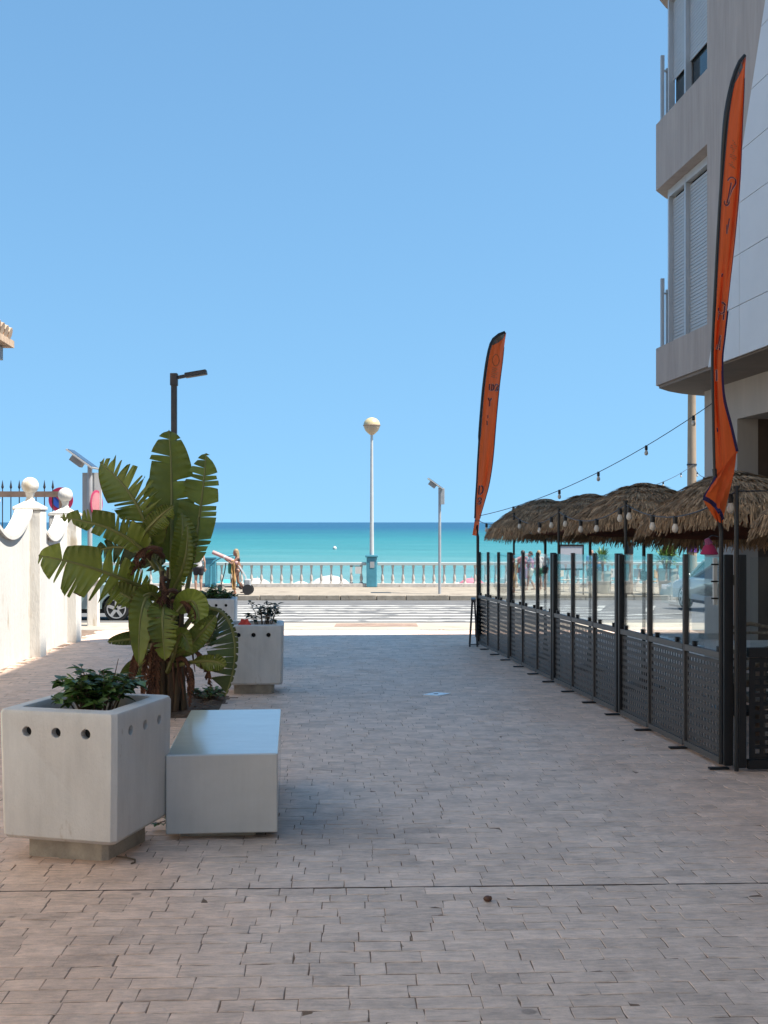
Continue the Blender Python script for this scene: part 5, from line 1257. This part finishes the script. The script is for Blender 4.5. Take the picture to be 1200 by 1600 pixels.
# ================================================================ BEACH PARASOLS, BUOY
def parasol(label, px, py, d, r, m_, zg):
    p = at(px, py, d); t = thing('beach_parasol', label, 'parasol', (p.x, d, zg), 0, 'beach parasols on the sand'); zt = p.z - zg
    cv = MB().lathe([(r, -.42 * r + zt), (r * .72, -.20 * r + zt), (r * .35, -.045 * r + zt), (.02, zt), (.015, zt - .01), (r * .35, -.06 * r + zt), (r * .72, -.22 * r + zt), (r * .99, -.435 * r + zt)], (0, 0, 0), 16).build('canopy', M[m_], t)
    MB().tube([(0, 0, 0), (0, 0, zt + .08)], .02, 6).build('mast', M['polewhite'], t)
parasol('large white beach parasol behind the balustrade left of globe lamp', 516, 899, 52.5, 0.95, 'para_white', -3.6)
parasol('white beach parasol behind the balustrade, right of the trolley', 402, 903, 52.0, 0.62, 'para_white', -3.6)
parasol('small white beach parasol between the two left white parasols', 470, 908, 53.0, 0.45, 'para_white', -3.65)
parasol('pink beach parasol behind the balustrade by the far flag', 737, 903, 52.0, 0.62, 'para_pink', -3.6)
parasol('white beach parasol low behind balustrade right of slim pole', 716, 910, 53.0, 0.55, 'para_white', -3.65)
parasol('turquoise beach parasol behind the kick scooter', 354, 905, 52.0, 0.55, 'para_turq', -3.6)
t = thing('buoy', 'small white buoy floating on the turquoise water', 'buoy', ((523 - CX) / FPX * 244, 244, -4.2))
MB().lathe([(.3, -.1), (.42, .12), (.40, .42), (.22, .62), (.05, .68)], (0, 0, 0), 12).build('float_body', M['para_white'], t, smooth=True)
MB().tube([(0, 0, .66), (0, 0, .9)], .03, 6).build('ring_pin', M['galv'], t)
# notice on the balustrade
t = thing('notice_plate', 'two white notice plates hung on the balustrade left of globe lamp', 'sign', ((556 - CX) / FPX * 48.3, 48.40, FZ))
MB().box((.10, 0, .72), (.26, .012, .30)).build('plate', M['para_white'], t); MB().box((-.20, 0, .72), (.10, .012, .26)).build('plate', M['para_white'], t)
MB().tube([(-.26, .0, .89), (.25, .0, .89)], .012, 6).build('hanging_wire', M['iron'], t)

# ================================================================ CARS
def car(label, loc, rz, paint):
    """hatchback: x forward, 4.05 m"""
    t = thing('parked_car', label, 'car', loc, rz, 'parked cars')
    WX = (-1.27, 1.25); WR = .37
    bot = [(-1.98, .32)]
    for wx in WX: bot += [(wx + WR * math.cos(a), .31 + WR * math.sin(a)) for a in [math.pi - k * math.pi / 10 for k in range(11)]]
    bot += [(1.98, .28)]
    topl = [(2.03, .50), (1.98, .72), (1.60, .86), (1.02, .95), (-1.70, .99), (-1.97, .90), (-2.03, .55)]
    poly = bot + topl
    mb = MB(); hw = .86; secs = [(-hw + .05, .985), (-hw, 1.0), (hw, 1.0), (hw - .05, .985)]
    secs = [(-hw, .93), (-hw + .06, 1.0), (hw - .06, 1.0), (hw, .93)]
    rings = []
    for y, s in secs: rings.append([mb.vert((x * (.985 if s < 1 else 1), y, (z if s == 1.0 else .55 + (z - .55) * (1.0 if z < .75 else .86)))) for x, z in poly])
    n = len(poly)
    for A, B in zip(rings, rings[1:]):
        for k in range(n): mb.face([A[k], A[(k + 1) % n], B[(k + 1) % n], B[k]])
    mb.face(rings[0]); mb.face(rings[-1][::-1]); mb.build('body', M[paint], t)
    gb = MB(); lo = [(1.05, .93), (-1.85, .97)]; 
    a = [(1.08, -.74, .93), (1.08, .74, .93), (-1.84, .74, .97), (-1.84, -.74, .97)]; b_ = [(.35, -.58, 1.44), (.35, .58, 1.44), (-1.42, .58, 1.45), (-1.42, -.58, 1.45)]
    A = [gb.vert(p) for p in a]; B = [gb.vert(p) for p in b_]
    for k in range(4): gb.face([A[k], A[(k + 1) % 4], B[(k + 1) % 4], B[k]])
    gb.face(B); gb.build('windows', M['car_glass'], t)
    MB().box((-.53, 0, 1.462), (1.80, 1.18, .05)).build('roof', M[paint], t, bevel=.02)
    for s in (-1, 1):
        for x0, x1 in ((1.08, .35), (-1.84, -1.42)): MB().bar((x0, s * .745, .95), (x1, s * .585, 1.46), .06, .05).build('roof_pillar', M[paint], t)
        MB().bar((-.35, s * .745, .96), (-.35, s * .59, 1.45), .07, .05).build('door_pillar', M[paint], t)
        MB().box((.75, s * .93, 1.0), (.12, .16, .12)).build('mirror', M[paint], t, bevel=.03)
        MB().box((1.93, s * .62, .70), (.14, .34, .14)).build('headlight', M['lamp_glass'], t, bevel=.03)
        MB().box((-1.98, s * .66, .80), (.10, .26, .22)).build('tail_light', M['signred'], t, bevel=.03)
        MB().box((-.1, s * .865, .78), (.16, .02, .03)).build('door_handle', M[paint], t)
        for wx in WX:
            Mr = Matrix.Rotation(R(90), 3, 'X'); c0 = (wx, s * .76, .315)
            ty = MB().lathe([(.20, -.10), (.30, -.105), (.315, -.08), (.315, .08), (.30, .105), (.20, .10)], c0, 28, Mr).build('tyre', M['rubber'], t, smooth=True)
            MB().lathe([(.16, -.06), (.225, -.09), (.225, .09), (.16, .06)], c0, 28, Mr).build('rim', M['dark'], ty)
            for k in range(5):
                an = k * 2 * math.pi / 5 + .3; y_ = s * (.76 + .098)
                MB().bar((wx + .03 * math.cos(an), y_, .315 + .03 * math.sin(an)), (wx + .215 * math.cos(an), y_, .315 + .215 * math.sin(an)), .02 if False else .024, .075).build('spoke', M['alloy'], ty)
            MB().lathe([(.21, -.012), (.235, -.012), (.235, .012), (.21, .012), (.21, -.012)], (wx, s * .86, .315), 28, Mr, cap=False).build('rim_edge', M['alloy'], ty)
    MB().box((2.03, 0, .42), (.04, .5, .12)).build('number_plate', M['para_white'], t); MB().box((0, 0, .27), (3.6, 1.5, .14)).build('underbody', M['dark'], t)
    return t
wx_ = (184 - CX) / FPX * 27.9
car('grey-green parked car, its wheel showing between wall and banana plant', (wx_ - 1.25, 28.7, gz(28.7) - .004), R(-1), 'car_teal')
car('silver hatchback parked beyond the fence behind the near flag pole', (10.1, 33.5, gz(33.5) - .004), R(100), 'car_silver')

# ================================================================ SMALL THINGS
# A-board leaning at the far fence end
p = fpos(12) + Vector((-0.10, -.10, 0))
t = thing('folding_sign', 'dark folding A-frame board standing at the far fence end', 'sign', (p.x, p.y, p.z), R(86))
for s in (-1, 1):
    MB().bar((-.25, s * .22 * .3, 0), (-.25, s * .02, .78), .03).build('leg', M['iron'], t); MB().bar((.25, s * .22 * .3, 0), (.25, s * .02, .78), .03).build('leg', M['iron'], t)
MB().box((0, 0, .80), (.56, .08, .05)).build('top_bar', M['iron'], t)
MB().box((0, -.035, .45), (.48, .012, .55)).build('panel', M['c_black'], t)
# notice board on two legs
dd = 43.0
t = thing('notice_board', 'black-framed grey notice board beyond the terrace fence', 'sign', ((893 - CX) / FPX * dd, dd, FZ))
for s in (-1, 1): MB().box((s * .44, 0, .95), (.05, .05, 1.9)).build('leg', M['black'], t)
MB().box((0, 0, 1.88), (.93, .06, .07)).build('frame_bar', M['black'], t); MB().box((0, 0, .98), (.83, .06, .07)).build('frame_bar', M['black'], t)
MB().box((0, 0, 1.43), (.83, .03, .83)).build('panel', M['board'], t)
dd = 43.6
t = thing('wooden_bollard', 'weathered wooden bollard with dark cap behind the fence', 'bollard', ((984 - CX) / FPX * dd, dd, FZ))
MB().tube([(0, 0, 0), (0, 0, 1.55)], .13, 10).build('shaft', M['wood'], t); MB().tube([(0, 0, 1.55), (0, 0, 1.98)], .145, 10).build('cap', M['black'], t)
# white café chairs and low wall stuff on the promenade, seen through the glass
def cafe_chair(label, px, d, rz, m_):
    t = thing('cafe_chair', label, 'chair', ((px - CX) / FPX * d, d, FZ), rz, 'café chairs on the promenade')
    for x_ in (-.2, .2):
        for y_ in (-.2, .2): MB().tube([(x_ * 1.1, y_ * 1.1, 0), (x_, y_, .44)], .016, 6).build('leg', M['polewhite'], t)
    MB().box((0, 0, .455), (.46, .46, .03)).build('seat', M[m_], t, bevel=.01); MB().box((0, .22, .74), (.44, .03, .34)).build('backrest', M[m_], t, bevel=.01)
    for x_ in (-.2, .2): MB().tube([(x_, .21, .46), (x_, .225, .9)], .014, 6).build('back_post', M['polewhite'], t)
for k, (px, d, rz, m_, lab) in enumerate([(885, 45.5, 1.0, 'c_beige', 'beige café chair below the notice board'), (905, 46.5, 2.2, 'c_white', 'white café chair right of the notice board'), (966, 45.0, .5, 'c_white', 'white café chair left of the wooden bollard'), (1000, 45.5, 2.8, 'c_white', 'white café chair right of the wooden bollard'), (1018, 44.6, 4.0, 'towel', 'orange café chair left of the larger yucca'), (1062, 45.2, 1.7, 'c_white', 'white café chair between larger yucca and utility post')]):
    cafe_chair(lab, px, d, rz, m_)
# crimson pouch, white board, terrace furniture
t = thing('cloth_pouch', 'crimson cloth pouch hanging left of the near fence corner', 'pouch', at(1108, 858, 9.3))
MB().lathe([(.062, -.045), (.075, -.04), (.060, -.012), (.045, .022), (.022, .045), (.004, .05)], (0, 0, 0), 14).build('pouch_body', M['c_crimson'], t, smooth=True)
MB().tube([(0, 0, .04), (-.02, 0, .085)], [.035, .02], 8).build('gathered_neck', M['c_plum'], t); MB().tube([(-.02, 0, .08), (.02, .0, .11), (.075, 0, .10)], .005, 5).build('cord', M['iron'], t)
t = thing('white_batten', 'narrow white batten strapped beside the near fence corner post', 'batten', (fpos(0).x - .06, fpos(0).y + .17, fpos(0).z))
MB().box((0, 0, 1.42), (.03, .03, .36)).build('strip', M['polewhite'], t)
for z_ in (1.29, 1.42, 1.55): MB().box((.02, -.018, z_), (.11, .008, .012)).build('tie', M['black'], t)
p = Vector((3.55, 10.2, gz(10.2)))
t = thing('terrace_table', 'pale square table behind the black fence end panel', 'table', p, R(5))
MB().box((0, 0, .80), (.9, .8, .04)).build('table_top', M['tabletop'], t, bevel=.008)
for x_ in (-.38, .38):
    for y_ in (-.33, .33): MB().box((x_, y_, .39), (.05, .05, .78)).build('leg', M['wood'], t)
def armchair(label, loc, rz):
    t = thing('rattan_armchair', label, 'chair', loc, rz, 'rattan terrace chairs')
    MB().box((0, 0, .42), (.54, .52, .07)).build('seat', M['rattan'], t, bevel=.02)
    for x_ in (-.25, .25):
        for y_ in (-.23, .23): MB().tube([(x_, y_, 0), (x_, y_, .66 if y_ < 0 else .42)], .02, 8).build('leg', M['rattan'], t)
        MB().tube([(x_, -.24, .66), (x_ * 1.05, 0, .69), (x_, .26, .78)], .022, 8).build('armrest', M['rattan'], t)
    MB().tube([(-.25, .24, .42), (-.26, .30, .88), (0, .34, .93), (.26, .30, .88), (.25, .24, .42)], .022, 8).build('back_frame', M['rattan'], t)
    for k in range(5): z_ = .50 + k * .085; MB().tube([(-.25, .26 + .06 * (z_ - .42), z_), (0, .34, z_), (.25, .26 + .06 * (z_ - .42), z_)], .014, 6).build('back_strap', M['rattan'], t)
armchair('rattan armchair at the far side of the terrace table', (3.62, 10.95, gz(11)), R(0))
armchair('rattan armchair in front of the terrace table, behind end panel', (3.3, 9.5, gz(9.5)), R(184))
armchair('rattan armchair nearest the doorway behind terrace table', (4.35, 10.3, gz(10.3)), R(-80))
# on the paving
p = Vector(((762 - CX) / FPX * 5.33, 5.33, 0)); 
t = thing('brown_pebble', 'small brown pebble lying on the paving', 'pebble', (p.x, 5.33, gz(5.33)))
MB().ball((0, 0, .014), .018, 12, 8, (1.15, .9, .8)).build('stone_body', M['pebble'], t, smooth=True); MB().ball((.012, -.006, .022), .007, 8, 6).build('chip', M['pebble'], t, smooth=True)
yy = 13.15
t = thing('cover_plate', 'small bright metal cover plate set in the alley paving', 'cover', ((681 - CX) / FPX * yy, yy, gz(yy)), R(20))
MB().prism([(-.17, 0), (-.03, -.13), (.17, -.03), (.05, .13)], .002, .010).build('plate', M['cover'], t); MB().box((0, 0, .0115), (.05, .02, .003)).build('lifting_slot', M['iron'], t)
yy = 6.05
t = thing('dry_twig', 'thin dry twig on the paving beside nearest planter plinth', 'twig', ((205 - CX) / FPX * yy, yy, gz(yy)))
MB().tube([(-.09, .05, .008), (-.03, .02, .012), (.02, .0, .006), (.03, -.05, .008), (.015, -.07, .006)], .005, 6).build('stem', M['twig'], t); MB().tube([(-.03, .02, .012), (-.04, .05, .02)], .003, 5).build('side_shoot', M['twig'], t)
